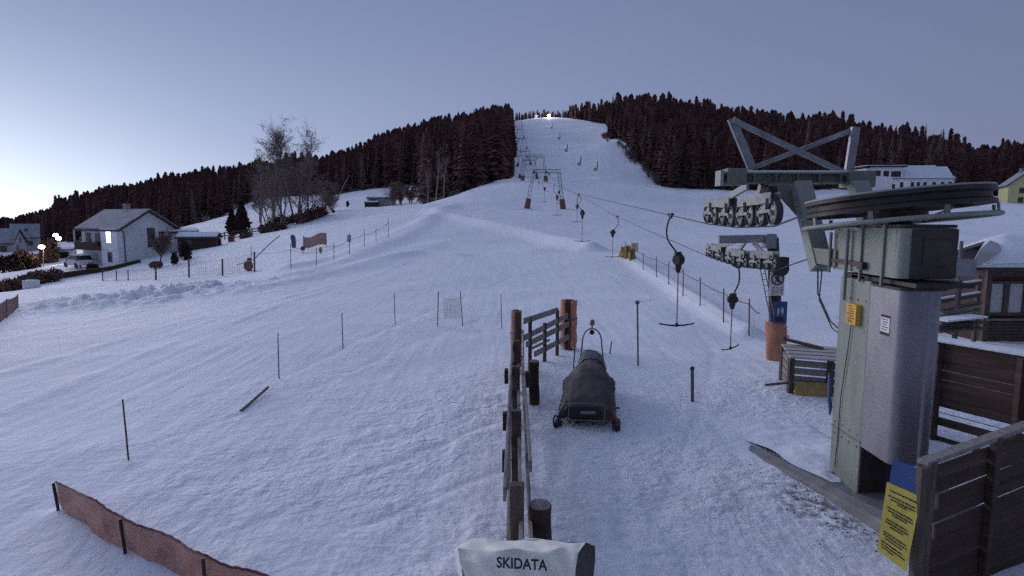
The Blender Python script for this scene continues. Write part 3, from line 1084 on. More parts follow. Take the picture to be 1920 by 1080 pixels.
# shed right of the house
p = at_px(375, 466, 92)
house('timber_shed', 'low dark timber shed with a rounded snow roof right of the lit house', p, R(14), 5.2, 3.2, 1.6, .5, 'woodd', ('roofd', 'cap'), .3, cat='shed', windows=[('s', -1.2, .9, 1.0, 1.0, 'glass2')])
p = at_px(345, 462, 94)
house('garage', 'small pale garage with flat snow roof attached beside the lit house', p, R(30), 3.4, 4, 2.6, .3, 'plasterg', ('roofd', 'cap'), .4, cat='garage', windows=[('s', 0, 1.1, 1.4, 1.8, 'glass2')])
# low barn on the meadow
p = at_px(716, 380, 168)
house('barn', 'low brown barn with snowy roof lying on the meadow by the bare bush', p, R(6), 7.2, 4.2, 1.6, .5, 'woodl', ('roofd', 'cap'), .3, cat='barn', windows=[('s', -2.2, .8, 1.3, .9, 'glass2')])
p = at_px(697, 381, 164)
house('lean_to', 'low dark lean-to left of the brown barn', p, R(6), 3.4, 2.4, .7, .2, 'woodd', ('roofd', 'cap'), .2, cat='shed', windows=[('s', 0, .4, .6, .3, 'glass2')])

# car parked beside the house
c0 = at_px(147, 505, 88)
t = thing('parked_car', 'white car with dark windows parked left of the lit house', 'car', c0)
t.rotation_euler = (0, 0, R(150))
t.scale = (1.15, 1.15, 1.2)
ORG[t.name] = Vector((0, 0, 0))
def car_loft(secs_, name, mm, bev=.05):
    m_ = MB()
    m_.grid([[(x, -w, z0), (x, -w * 1.0, z1), (x, w, z1), (x, w, z0)] for (x, w, z0, z1) in secs_], closed=True)
    m_.f.append((0, 1, 2, 3)); k_ = len(m_.v) - 4; m_.f.append((k_, k_ + 1, k_ + 2, k_ + 3))
    return m_.build(name, mm, t, bevel=bev)
car_loft([(-2.0, .72, .4, .75), (-1.85, .82, .3, .92), (-.9, .86, .28, .98), (.7, .86, .28, .98), (1.6, .83, .3, .84), (2.0, .72, .36, .66)], 'body', 'white')
car_loft([(-1.85, .875, .78, .86), (-1.35, .84, .78, 1.46), (.15, .84, .78, 1.48), (1.05, .875, .78, .86)], 'window', 'glass', .02)
car_loft([(-1.45, .80, 1.42, 1.50), (-.5, .84, 1.46, 1.60), (.25, .80, 1.44, 1.52)], 'roof', 'cap', .02)
for x_ in (-1.25, 1.25):
    for y_ in (-.8, .8):
        m = MB(); m.lathe([(0, -.1), (.3, -.1), (.32, -.05), (.32, .05), (.3, .1), (0, .1)], (x_, y_, .3), (0, 1, 0), 16); m.build('wheel', 'black', t)

# right: institution building and yellow house
p = P(1722, 359, 205); p.z = hz(p.x, p.y) - .2
p.x -= 1.2
hb = house('long_building', 'long white building with hipped snow roof at the foot of the right wood', p, R(-6), 19, 9, 4.2, 4.2, 'plaster', ('roofd', 'cap'), .5,
           windows=[('s', x, 2.3, .8, 1.5, 'glass2') for x in (-6.5, -3.2, -1.4, .6, 3.4, 6.0, 8.2)], cat='building')
for o in list(hb.children):
    if o.name.startswith('roof'):
        for k in list(o.children):
            bpy.data.objects.remove(k)
        bpy.data.objects.remove(o)
m = MB(); m.add([(-9.5, -5, 4.2), (10, -5, 4.2), (10, 5, 4.2), (-9.5, 5, 4.2), (-9.5, 0, 8.6), (5.6, 0, 8.6)], [(0, 1, 5, 4), (1, 2, 5), (2, 3, 4, 5), (3, 0, 4), (0, 3, 2, 1)])
rr_ = m.build('roof', 'roofd', hb)
m = MB(); m.add([(-9.5, -4.9, 4.35), (9.9, -4.9, 4.35), (9.9, 4.9, 4.35), (-9.5, 4.9, 4.35), (-9.5, 0, 8.85), (5.6, 0, 8.85)], [(0, 1, 5, 4), (1, 2, 5), (2, 3, 4, 5), (3, 0, 4)])
m.build('snow_cover', 'cap', rr_)
p2 = P(1636, 361, 206); p2.z = hz(p2.x, p2.y) - .2
t = thing('modern_building', 'white two storey building with flat roof and dark windows beside the long building', 'building', p2)
ORG[t.name] = Vector((0, 0, 0))
m = MB(); m.box((1.5, 0, 3.5), (10.6, 9, 9.6)); m.build('wall', 'plaster', t)
m = MB(); m.box((-4.6, -.5, 5.4), (1.4, 8, 5.2)); m.build('side_wing', 'plaster', t)
m = MB(); m.box((.9, -.3, 8.55), (13.6, 10.4, .45)); rr_ = m.build('roof', 'roofd', t)
m = MB(); m.box((.9, -.3, 8.9), (13.2, 10.0, .22)); m.build('snow_cover', 'cap', rr_)
for (x, z, w, h) in [(-2.2, 6.4, 3.4, 1.5), (1.4, 6.3, 1.6, 1.5), (4.6, 6.2, 3.0, 1.6), (4.4, 2.0, 1.5, 1.7)]:
    m = MB(); m.box((x, -4.53, z), (w + .2, .05, h + .2)); w_ = m.build('window', 'roofd', t)
    m = MB(); m.box((x, -4.56, z), (w, .06, h)); m.build('pane', 'glass', w_)
m = MB(); m.box((8.6, -3.6, 3.3), (4.0, 2.0, .3)); m.box((8.6, -3.2, 1.4), (3.6, 1.2, 2.2)); m.build('porch', 'woodd', t)
p3 = P(1708, 357, 196); p3.z = hz(p3.x, p3.y)
t = thing('yard_lamp', 'small bright white lamp on a post in front of the long building', 'lamp', p3)
m = MB(); m.cyl(p3 - Vector((0, 0, .3)), p3 + Vector((0, 0, 1.2)), .06, n=6); m.build('post', 'poleg', t)
m = MB(); m.sphere(p3 + Vector((0, 0, 1.3)), .26, 8); m.build('lamp_head', 'lampc', t)
p = P(1915, 383, 172); p.z = hz(p.x, p.y) - .3
house('house', 'pale yellow gabled house with grey roof at the right picture edge', p, R(62), 12, 8.6, 5.2, 3.6, 'yplaster', ('roofd', 'roofs'), .6,
      windows=[('w', -1.7, 3.6, .9, 1.2, 'glass2'), ('w', 1.4, 3.6, .9, 1.2, 'glass2'), ('w', 0, 6.4, .9, 1.2, 'glass2'), ('w', -1.7, 1.2, .9, 1.2, 'glass2'), ('w', 1.5, 1.1, .9, 1.2, 'glass2'), ('s', -2, 3, .9, 1.2, 'glass2')], chimney=(.5, .6, .1))


# ------------------------------------------------------------------ lamps in the village, floodlight
def street_lamp(px, py, Y, lab, mm, r):
    hd = P(px, py, Y)
    b = Vector((hd.x, hd.y, hz(hd.x, hd.y)))
    t = thing('street_lamp', lab, 'street lamp', b, 'lit street lamps of the village')
    m = MB(); m.tube([b - Vector((0, 0, .3)), hd + Vector((.0, .4, .1)), hd + Vector((0, 0, .25))], .06, 6); m.build('pole', 'poleg', t)
    m = MB(); m.sphere(hd, r, 10, (1, 1, .7)); m.build('lamp_head', mm, t)
    return hd


h1 = street_lamp(78, 463, 100, 'brightest low village street lamp left of the others', 'lampw', .45)
h2 = street_lamp(104, 441, 135, 'upper one of the two close village street lamps', 'lampc', .52)
h3 = street_lamp(110, 447, 130, 'lower one of the two close village street lamps', 'lampc', .52)
for hh_, e_ in ((h1, 380), (h3, 200)):
    ld = bpy.data.lights.new('street_light', 'POINT'); ld.energy = e_; ld.color = (1, .82, .5); ld.shadow_soft_size = .3
    lo = bpy.data.objects.new('street_light', ld); COL.objects.link(lo); lo.location = hh_ + Vector((0, -.9, -.3))
fl = P(1029, 217, 612)
b = Vector((fl.x, fl.y, hz(fl.x, fl.y)))
t = thing('floodlight', 'bright floodlight mast on the crest at the top of the piste', 'floodlight', b)
m = MB(); m.cyl(b - Vector((0, 0, .5)), fl, .15, n=6); m.build('mast', 'poleg', t)
m = MB(); m.sphere(fl, 1.3, 10); m.build('lamp_head', 'lampf', t)
ld = bpy.data.lights.new('flood_light', 'POINT'); ld.energy = 22000; ld.color = (.9, .95, 1); ld.shadow_soft_size = 1
lo = bpy.data.objects.new('flood_light', ld); COL.objects.link(lo); lo.location = fl + Vector((0, -3, 3))
sh = P(1005, 222, 612); sh.z = hz(sh.x, sh.y)
t = thing('summit_hut', 'tiny pale hut on the crest left of the floodlight', 'hut', sh)
m = MB(); m.box(sh + Vector((0, 0, 1)), (2.6, 2.4, 3)); m.build('wall', 'plasterg', t)
m = MB(); m.prism([sh + Vector((-1.7, -1.5, 2.5)), sh + Vector((0, -1.5, 3.6)), sh + Vector((1.7, -1.5, 2.5))], (0, 3, 0)); m.build('roof', 'cap', t)


# ------------------------------------------------------------------ hedges and garden shrubs on the left
def hedge(name, lab, pts, h, w, n, leaf, mm, seed, cat='hedge', org=None, base=None):
    rs = random.Random(seed)
    m = MB()
    tot = sum((b_ - a_).length for a_, b_ in zip(pts[:-1], pts[1:]))
    for a_, b_ in zip(pts[:-1], pts[1:]):
        k = max(2, int((b_ - a_).length / (w * .6)))
        for i in range(k):
            q = a_.lerp(b_, (i + rs.random() * .7) / k)
            hh_ = h * rs.uniform(.7, 1.15)
            z = hz(q.x, q.y) if base is None else q.z
            foliage_blob(m, (q.x, q.y, z + hh_ * .45), 1, (w * rs.uniform(.5, .8), w * rs.uniform(.5, .8), hh_ * .6), int(n / k / max(1, len(pts) - 1)), leaf, rs)
    o = Vector((pts[0].x, pts[0].y, hz(pts[0].x, pts[0].y)))
    return m.build(name, mm, None, org=o, tagd=(lab, cat))


def gp(px, Y):
    x = (px - 960) / F * Y
    return Vector((x, Y, hz(x, Y)))


hedge('hedge', 'brown hedge along the lane at the left picture edge', [gp(-40, 62), gp(20, 66), gp(60, 70), gp(105, 74)], 1.35, 1.5, 3400, .26, 'hedge', 1)
pw_ = [gp(70, 73), gp(110, 76), gp(160, 79), gp(205, 80.5), gp(262, 84)]
m = MB()
for a, b_ in zip(pw_[:-1], pw_[1:]):
    m.beam(a + Vector((0, 0, .12)), b_ + Vector((0, 0, .12)), .3, .75)
m.build('garden_wall', 'woodd', None, org=pw_[0], tagd=('low dark wall running below the lit house and the car', 'wall', None, 'thing'))
hedge('hedge', 'dark clipped hedge behind the shed with snow along its foot', [gp(352, 102), gp(375, 101), gp(404, 100)], 1.5, 1.1, 2200, .25, 'hedge', 2)
hedge('hedge', 'dark row of shrubs below the village houses', [gp(0, 96), gp(25, 98), gp(50, 100), gp(72, 100)], 2.6, 1.8, 2600, .35, 'thuja', 3)
hedge('shrub', 'tall dark shrubs between the street lamps and the house', [gp(85, 112), gp(100, 108)], 4.2, 2.0, 1800, .4, 'hedge', 4, 'shrub')
hedge('shrub', 'small dark shrub in front of the balcony', [gp(164, 82), gp(182, 82.5)], 1.0, .7, 420, .22, 'thuja', 5, 'shrub')
bare_tree('garden_tree', 'reddish bare garden tree in front of the gable wall', gp(292, 74), 3.9, 91, 'bark', .5, 2, 1.2, None, .4)
hedge('shrub', 'low brown shrub at the foot of the garden tree', [gp(282, 73), gp(300, 73)], .6, .8, 700, .2, 'hedge', 6, 'shrub')
hedge('shrub', 'bluish clipped shrub on a thin stem right of the house', [gp(325, 74), gp(329, 74.2)], 1.6, .6, 380, .2, 'thuja', 7, 'shrub')
hedge('shrub', 'dark shrub beside the clipped one, near the shed', [gp(344, 78), gp(354, 78)], 2.2, 1.0, 520, .25, 'thuja', 8, 'shrub')
hedge('shrub', 'dark garden shrub on the slope right of the shed', [gp(455, 100), gp(470, 102)], 1.1, .9, 900, .22, 'hedge', 9, 'shrub')
hedge('shrub', 'brown undergrowth shrub at the foot of the birches', [gp(490, 114), gp(515, 116), gp(540, 117)], 1.7, 1.2, 1700, .25, 'hedge', 10, 'shrub')
hedge('shrub', 'dense brown thicket at the right foot of the birch group', [gp(565, 122), gp(592, 125), gp(612, 129)], 2.6, 2.0, 1500, .35, 'hedge', 11, 'shrub')
hedge('shrub', 'dense brown thicket under the middle of the birch group', [gp(510, 124), gp(535, 126), gp(560, 127)], 2.2, 2.0, 1000, .35, 'hedge', 12, 'shrub')
for k, (px, Y, lab) in enumerate([(435, 96, 'small reddish box standing on the snow right of the shed'), (410, 93, 'dark bin beside the shed wall')]):
    p = gp(px, Y)
    m = MB(); m.box(p + Vector((0, 0, .4)), (.8, .6, 1.0)); m.box(p + Vector((0, 0, .93)), (.9, .7, .08))
    m.build('garden_box', 'redp' if k == 0 else 'black', None, bevel=.04, org=p, tagd=(lab, 'box'))

# wooden rail fence below the evergreens
p0, p1 = gp(405, 108), gp(508, 114)
t = thing('rail_fence', 'dark wooden rail fence running behind the two evergreens', 'fence', p0)
m = MB()
for z in (.55, 1.0):
    m.beam(p0 + Vector((0, 0, z)), p1 + Vector((0, 0, z)), .08, .16)
m.build('rail', 'wood', t)
for k in range(7):
    q = p0.lerp(p1, k / 6); q.z = hz(q.x, q.y)
    m = MB(); m.box(q + Vector((0, 0, .5)), (.14, .14, 1.5)); m.build('post', 'wood', t)


# ------------------------------------------------------------------ safety nets
def strand_net(posts, h0, h1, dx, dz, r, sag=.05):
    """net of thin strands between posts given as (base, top)"""
    m = MB()
    for (a0, a1), (b0, b1) in zip(posts[:-1], posts[1:]):
        L = (b0 - a0).length
        nz_ = max(2, int((h1 - h0) / dz))
        for k in range(nz_ + 1):
            s = h0 + (h1 - h0) * k / nz_
            pts = [a0.lerp(a1, s).lerp(b0.lerp(b1, s), q / 4) - Vector((0, 0, sag * math.sin(PI * q / 4) * (s > .5))) for q in range(5)]
            m.tube(pts, r * (1.8 if k in (0, nz_) else 1), 3, False)
        nx = max(2, int(L / dx))
        for k in range(nx):
            q = k / nx
            s_ = sag * math.sin(PI * q)
            m.tube([a0.lerp(b0, q) + (a1.lerp(b1, q) - a0.lerp(b0, q)) * h0, a0.lerp(b0, q) + (a1.lerp(b1, q) - a0.lerp(b0, q)) * h1 - Vector((0, 0, s_))], r, 3, False)
    return m


def post_line(q):
    out = []
    for (px, pb, pt) in q:
        b_ = G(px, pb)
        out.append((b_, P(px, pt, b_.y)))
    return out


# right side net along the lift track
rp_ = post_line([(1172, 479, 452), (1189, 490, 459), (1206, 505, 474), (1231, 519, 481), (1254, 533, 491), (1281, 555, 503), (1313, 572, 520), (1357, 603, 541), (1405, 628, 560)])
t = thing('safety_net_fence', 'thin safety net with slender posts running beside the lift track on the right', 'net fence', rp_[0][0])
for (a, b_) in rp_:
    m = MB(); m.cyl(a - Vector((0, 0, .3)), b_, .022, n=6); m.build('post', 'pole', t)
e0 = (G(1426, 640), None); e0 = (e0[0], P(1427, 580, e0[0].y))
strand_net(rp_ + [(rp_[-1][0].lerp(e0[0], .5), P(1427, 580, e0[0].y))], .05, .86, .5, .27, .0028).build('net', 'strandl', t)
strand_net(rp_ + [(rp_[-1][0].lerp(e0[0], .5), P(1427, 580, e0[0].y))], .84, .86, 99, .05, .007).build('top_cord', 'pole', t)
# orange mats at its upper end
a = rp_[0][0]
for k, (px, py, w, h, lab) in enumerate([(1168, 470, .7, .7, 'leftmost crumpled yellow orange crash mat at the upper end of the right net'), (1176, 474, .8, .85, 'middle crumpled yellow orange crash mat at the upper end of the right net'), (1185, 482, .6, .7, 'lowest crumpled yellow orange crash mat at the upper end of the right net')]):
    q = P(px, py, a.y - k)
    q.z = hz(q.x, q.y) + h * .45
    m = MB()
    n_m = 8
    m.grid([[q + Vector((w * (j / n_m - .5) * (1 - .12 * i), .12 * math.sin(j * 1.3 + k) + .1 * math.sin(i * .9 + k * 2), h * (i / 6 - .5) + .06 * math.sin(j * .9 + k))) for j in range(n_m + 1)] for i in range(7)])
    o = m.build('crash_mat', 'straw', None, org=q, smooth=True, tagd=(lab, 'crash mat', 'crash mats at the end of the right net'))
    md = o.modifiers.new('thick', 'SOLIDIFY'); md.thickness = .14
q = P(1190, 464, a.y - 1)
t = thing('marker_sign', 'small pale yellow sign standing at the upper end of the right net', 'sign', Vector((q.x, q.y, hz(q.x, q.y))))
m = MB(); m.cyl(Vector((q.x, q.y + .05, hz(q.x, q.y) - .2)), q + Vector((0, .05, .3)), .03, n=6); m.build('post', 'poleg', t)
m = MB(); m.box(q, (.45, .04, .62)); m.build('board', 'yplaster', t)

# left far net with wooden posts
lp = post_line([(192, 527, 505), (218, 526, 506), (240, 525, 506), (292, 522, 500), (354, 517, 487), (417, 515, 485), (477, 508, 472)])
t = thing('safety_net_fence', 'brownish safety net on dark stakes in front of the lit house', 'net fence', lp[0][0])
for k, (a, b_) in enumerate(lp):
    m = MB(); m.cyl(a - Vector((0, 0, .3)), b_, .07 if k > 2 else .04, n=6); m.build('post', 'wood', t)
strand_net(lp, .02, .92, .20, .10, .006).build('net', 'strand', t)
lp2 = post_line([(471, 508, 462), (545, 500, 457), (593, 497, 463), (626, 487, 455), (655, 475, 437), (683, 462, 430), (705, 450, 427), (728, 442, 408)])
t = thing('rope_fence', 'thin posts with a slack rope climbing the left edge of the piste', 'rope fence', lp2[0][0])
for (a, b_) in lp2:
    m = MB(); m.cyl(a - Vector((0, 0, .3)), b_, .026, n=6); m.build('post', 'poleg', t)
m = MB()
for (a0, a1), (b0, b1) in zip(lp2[:-1], lp2[1:]):
    u, v = a0.lerp(a1, .72), b0.lerp(b1, .72)
    m.tube([u.lerp(v, k / 6) - Vector((0, 0, .12 * math.sin(PI * k / 6))) for k in range(7)], .014, 4, False)
m.build('rope', 'rope', t)
a, b_ = lp[-1][0], lp2[1][0]
m = MB(); m.tube([a + Vector((0, 0, .7)) - (b_ - a) * .55, a + Vector((0, 0, .95)), a.lerp(b_, .5) + Vector((0, 0, 2.0)), a.lerp(b_, .75) + Vector((0, 0, 2.4))], .04, 5)
m.build('lying_pole', 'poleg', None, org=a, tagd=('long thin pole slanting across the stakes of the left net', 'pole'))
# left picture edge net
lp3 = post_line([(-60, 640, 592), (-20, 618, 575), (12, 597, 560), (33, 583, 552)])
t = thing('safety_net_fence', 'short brown safety net at the left picture edge below the lane', 'net fence', lp3[0][0])
for k, (a, b_) in enumerate(lp3):
    m = MB(); m.cyl(a - Vector((0, 0, .3)), b_, .025, n=6); m.build('post', 'pole', t)
strand_net(lp3, .0, .95, .10, .06, .006).build('net', 'strand', t)
q = G(59, 541)
m = MB(); m.box(q + Vector((0, 0, .35)), (.95, .7, .7)); m.build('electric_cabinet', 'plasterg', None, bevel=.04, org=q, tagd=('small pale cabinet with snow on top standing below the brown hedge', 'cabinet'))

# things stuck in the snow by the rope fence
q = G(551, 463)
m = MB(); d = P(551, 440, q.y).z - q.z
m.tube([q + Vector((0, 0, -.1)), q + Vector((.0, 0, d * .5)), q + Vector((-.1, 0, d * .85)), q + Vector((-.14, 0, d))], [.22, .27, .27, .14], 10)
m.build('padded_bollard', 'bluep', None, True, org=q, tagd=('dark blue padded bollard standing beside the salmon banner', 'bollard'))
q0 = G(570, 467); q1 = G(611, 460)
t = thing('mesh_banner', 'salmon coloured mesh banner stretched between two stakes on the slope', 'banner', q0)
rows = []
for k in range(3):
    row = []
    for j in range(11):
        s = j / 10
        pt = P(569 + 42 * s, 444 - 4 * s + (3 * math.sin(s * 6)) + (21 - 1.5 * math.sin(s * 5)) * k / 2 - s * 2, q0.y + s * (q1.y - q0.y) * .5)
        row.append(pt + Vector((0, .12 * math.sin(7 * s + k), 0)))
    rows.append(row)
m = MB(); m.grid(rows); m.grid([[p_ + Vector((0, .03, 0)) for p_ in r_] for r_ in rows]); m.build('cloth', 'meshc', t)
for s, px in ((0, 568.5), (1, 611.5)):
    top = P(px, 437 if s else 442, q0.y + s * (q1.y - q0.y) * .5)
    m = MB(); m.cyl(Vector((top.x, top.y, hz(top.x, top.y) - .3)), top, .03, n=6); m.build('stake', 'pole', t)
for (px, pc, pb, r, mm, nm, lab, cat) in [(568, 466, 474, .22, 'redp', 'round_marker', 'round purple red marker on a short stake below the banner', 'marker'),
                                     (655, 447, 475, .14, 'galva', 'marker_plate', 'small grey marker plate on a post right of the banner', 'marker')]:
    g_ = G(px, pb)
    c_ = P(px, pc, g_.y)
    t = thing(nm, lab, cat, g_)
    m = MB(); m.cyl(g_ - Vector((0, 0, .2)), c_ + Vector((0, 0, r * 1.2)), .03, n=6); m.build('stake', 'poleg', t)
    m = MB()
    if nm == 'round_marker':
        m.cyl(c_ + Vector((0, -.06, 0)), c_ + Vector((0, -.02, 0)), r, n=20)
    else:
        m.box(c_ + Vector((0, -.05, 0)), (.3, .04, .55))
    m.build('board', mm, t)
g_ = G(601, 476)
m = MB(); c_ = P(601, 468, g_.y)
m.tube([g_, c_, c_ + Vector((0, 0, .25))], [.05, .18, .05], 8); m.build('rolled_mat', 'straw', None, True, org=g_, tagd=('rolled yellow orange mat stuck upright below the banner', 'mat'))
g_ = G(466, 506)
m = MB(); m.sphere(g_ + Vector((0, 0, .35)), .42, 10, (1, .8, 1.1)); m.sphere(g_ + Vector((.1, 0, .85)), .22, 8); m.build('net_bundle', 'hedge', None, True, org=g_, tagd=('dark bundle of rolled netting beside the last stake of the left net', 'bundle'))
for k, (px, pb, pt) in enumerate([(652, 388, 377), (625, 402, 394)]):
    g_ = G(px, pb); m = MB()
    rs = random.Random(k)
    h_ = P(px, pt, g_.y).z - g_.z
    foliage_blob(m, g_ + Vector((0, 0, h_ * .5)), 1, (h_ * .25, h_ * .25, h_ * .55), 180, .25, rs)
    m.build('small_shrub', 'thuja', None, org=g_, tagd=(('tiny dark sapling alone on the snowy meadow', 'tiny dark shrub at the lower edge of the bare trees')[k], 'shrub'))

# near orange plastic net, lower left
ns = [((105, 905), (119, 955)), ((170, 935), (184, 1000)), ((230, 972), (243, 1028)), ((320, 1008), (316, 1060)), ((385, 1045), (392, 1108)), ((480, 1075), (470, 1120)), ((560, 1100), (545, 1150)), ((650, 1130), (630, 1180))]
t = thing('safety_net', 'salmon coloured plastic net standing low on short stakes near the lower left corner', 'safety net', G(119, 955))
rows_t, rows_b = [], []
for (tp, bt) in ns:
    g_ = G(*bt)
    rows_b.append(g_ - Vector((0, 0, .12)))
    rows_t.append(P(tp[0], tp[1], g_.y))


def resample(pts, n):
    out = []
    for k in range(n):
        s = k / (n - 1) * (len(pts) - 1)
        i = min(int(s), len(pts) - 2)
        f_ = s - i
        p0_ = pts[max(i - 1, 0)]; p1_ = pts[i]; p2_ = pts[i + 1]; p3_ = pts[min(i + 2, len(pts) - 1)]
        out.append(.5 * ((2 * p1_) + (p2_ - p0_) * f_ + (2 * p0_ - 5 * p1_ + 4 * p2_ - p3_) * f_ * f_ + (3 * p1_ - p0_ - 3 * p2_ + p3_) * f_ ** 3))
    return out


rt, rb = resample(rows_t, 120), resample(rows_b, 120)
grid = []
for k in range(15):
    s = k / 14
    row = []
    for j in range(120):
        u = j / 119 * 7
        fold = (.05 * math.sin(u * 5.3 + 3 * s) + .022 * math.sin(u * 23 + 5 * s) + .04 * math.sin(u * 9 - 6 * s)) * math.sin(PI * min(1, s * .93))
        top = rt[j] - Vector((0, 0, .016 * math.sin(u * PI) ** 2 + .004 * math.sin(u * 31)))
        p_ = rb[j].lerp(top, s) + Vector((.35, -.9, 0)) * fold * .8
        row.append(p_)
    grid.append(row)
m = MB(); m.grid(grid); m.grid([[p_ + Vector((.01, .02, 0)) for p_ in r_] for r_ in reversed(grid)])
m.build('net', 'net', t, smooth=True)
m = MB(); m.tube([p_ + Vector((0, 0, .012)) for p_ in [g_ for g_ in grid[-1]]], .013, 5); m.build('top_cord', 'pole', t)
for i in (0, 2, 4, 6):
    a, b_ = rows_b[i], rows_t[i]
    off = Vector((-.005, -.035, 0))
    m = MB(); m.cyl(a - Vector((0, 0, .2)) + off, b_ + off + (b_ - a) * .03, .017, n=8); m.build('stake', 'iron', t)

# ------------------------------------------------------------------ slalom poles and sticks
PL = [((230, 750), (242, 868), 'red brown snow pole nearest the salmon plastic net'),
      ((521, 625), (523, 709), 'red brown snow pole beside the stick lying on the snow'),
      ((641, 588), (643, 653), 'thin snow pole third from the left on the piste'),
      ((739, 549), (741, 608), 'dark red snow pole left of the white mesh screen'),
      ((939, 552), (941, 616), 'dark snow pole just left of the padded fence post')]
for (a, b_, lab) in PL:
    g_ = G(*b_); tp = P(a[0], a[1], g_.y)
    m = MB(); m.tube([g_ - Vector((0, 0, .2)), g_.lerp(tp, .5), tp], [.0135, .013, .011], 8); m.sphere(tp, .015, 8)
    m.build('snow_pole', 'pole', None, True, org=g_, tagd=(lab, 'snow pole', 'snow poles on the piste'))
g0, g1 = G(820, 613), G(868, 611)
t = thing('mesh_screen', 'whitish mesh screen hung between two leaning poles on the piste', 'screen', g0)
t0, t1 = P(822, 547, g0.y), P(863, 546, g1.y)
for a, b_ in ((g0, t0), (g1, t1)):
    m = MB(); m.cyl(a - Vector((0, 0, .2)), b_, .016, n=8); m.build('pole', 'pole', t)
m = MB()
for k in range(15):
    z_ = 560 + 36 * k / 14
    m.tube([P(px, z_, g0.y) + Vector((0, .02 * math.sin(px), 0)) for px in (832, 842, 852, 862)], .008 if 0 < k < 14 else .012, 3, False)
for k in range(13):
    x_ = 832 + 30 * k / 12
    m.tube([P(x_, 560, g0.y), P(x_, 596, g0.y)], .008, 3, False)
m.build('netting', 'meshw', t)
ga, gb = G(503, 735), G(452, 773)
m = MB(); m.tube([ga + Vector((0, 0, .10)), gb + Vector((0, 0, .03))], .028, 8); m.build('lying_stick', 'poleg', None, org=gb, tagd=('dark stick lying on the snow left of a snow pole', 'stick'))
g_ = G(1197, 686); tp = P(1195, 567, g_.y)
t = thing('marker_pole', 'tall grey pole with a thin wire at its top in the lift queue area', 'pole', g_)
m = MB(); m.cyl(g_ - Vector((0, 0, .2)), tp, .021, n=8); m.build('shaft', 'poleg', t)
m = MB(); m.box(tp, (.09, .06, .08)); m.tube([tp, tp + Vector((.15, 0, .03)), tp + Vector((.36, 0, .05))], .004, 4); m.build('wire', 'poleg', t)
g_ = G(1299, 754); tp = P(1298, 688, g_.y)
t = thing('bollard', 'short dark post with rounded cap standing alone in the lift queue area', 'post', g_)
m = MB(); m.cyl(g_ - Vector((0, 0, .2)), tp - Vector((0, 0, .05)), .034, n=10); m.build('shaft', 'poleg', t, True)
m = MB(); m.sphere(tp - Vector((0, 0, .03)), .047, 10); m.build('cap', 'iron', t, True)

# ------------------------------------------------------------------ timber queue fence
t = thing('timber_fence', 'weathered timber fence seen end-on beside the covered snowmobile', 'fence', (0.1, 9, 0))
rs = random.Random(5)
# near run, along the view
for (x0, x1, z, y0, y1, w, h) in [(-.07, .02, .95, 5.6, 13.9, .035, .15), (.20, .20, .93, 6.3, 9.8, .035, .13), (.19, .26, .90, 9.7, 14.1, .035, .13), (-.055, -.0, .62, 6.6, 14.0, .035, .15), (.085, .10, .58, 5.2, 9.4, .04, .15), (.10, .16, .60, 9.3, 14.0, .04, .14), (.19, .23, .33, 5.0, 14.0, .04, .14), (-.045, .0, .30, 5.3, 13.9, .035, .14)]:
    m = MB(); m.beam((x0, y0, z + rs.uniform(-.02, .02)), (x1, y1, z + rs.uniform(-.03, .03)), w, h)
    m.build('rail', 'woodh', t, bevel=.006)
for (x, y, h) in [(.05, 5.7, 1.02), (.06, 8.0, 1.02), (.07, 10.2, 1.08), (.09, 12.2, 1.12), (.12, 14.05, 1.42)]:
    m = MB(); m.box((x, y, h / 2 - .2), (.13, .12, h + .4), rz=rs.uniform(-.1, .1)); m.build('post', 'wood', t, bevel=.01)
# blocks bolted outside the rails
for (x, y, z) in [(-.10, 10.6, .80), (-.10, 8.6, .66), (.25, 9.9, .93), (-.09, 7.4, .55)]:
    m = MB(); m.box((x, y, z), (.07, .12, .26)); m.build('block', 'log', t, bevel=.006)
# angled run behind the snowmobile
A0 = Vector((.28, 14.05, 0)); B0 = Vector((1.50, 16.35, 0))
for (za, zb, s0, s1) in [(1.20, 1.20, .0, .75), (.80, .96, .0, 1.0), (.62, .72, .05, 1.08), (.30, .36, .22, 1.12), (.47, .50, .1, .55)]:
    a = A0.lerp(B0, s0) + Vector((0, 0, za)); b_ = A0.lerp(B0, s1) + Vector((0, 0, zb))
    m = MB(); m.beam(a, b_, .04, .14 if za != .47 else .06); m.build('rail', 'woodg', t, bevel=.006)
for s, h in ((.1, 1.22), (.42, .98), (.72, 1.2), (1.05, 1.0)):
    q = A0.lerp(B0, s) + Vector((.03, .06, 0))
    m = MB(); m.box(q + Vector((0, 0, h / 2 - .15)), (.09, .09, h + .3)); m.build('post', 'wood', t, bevel=.008)


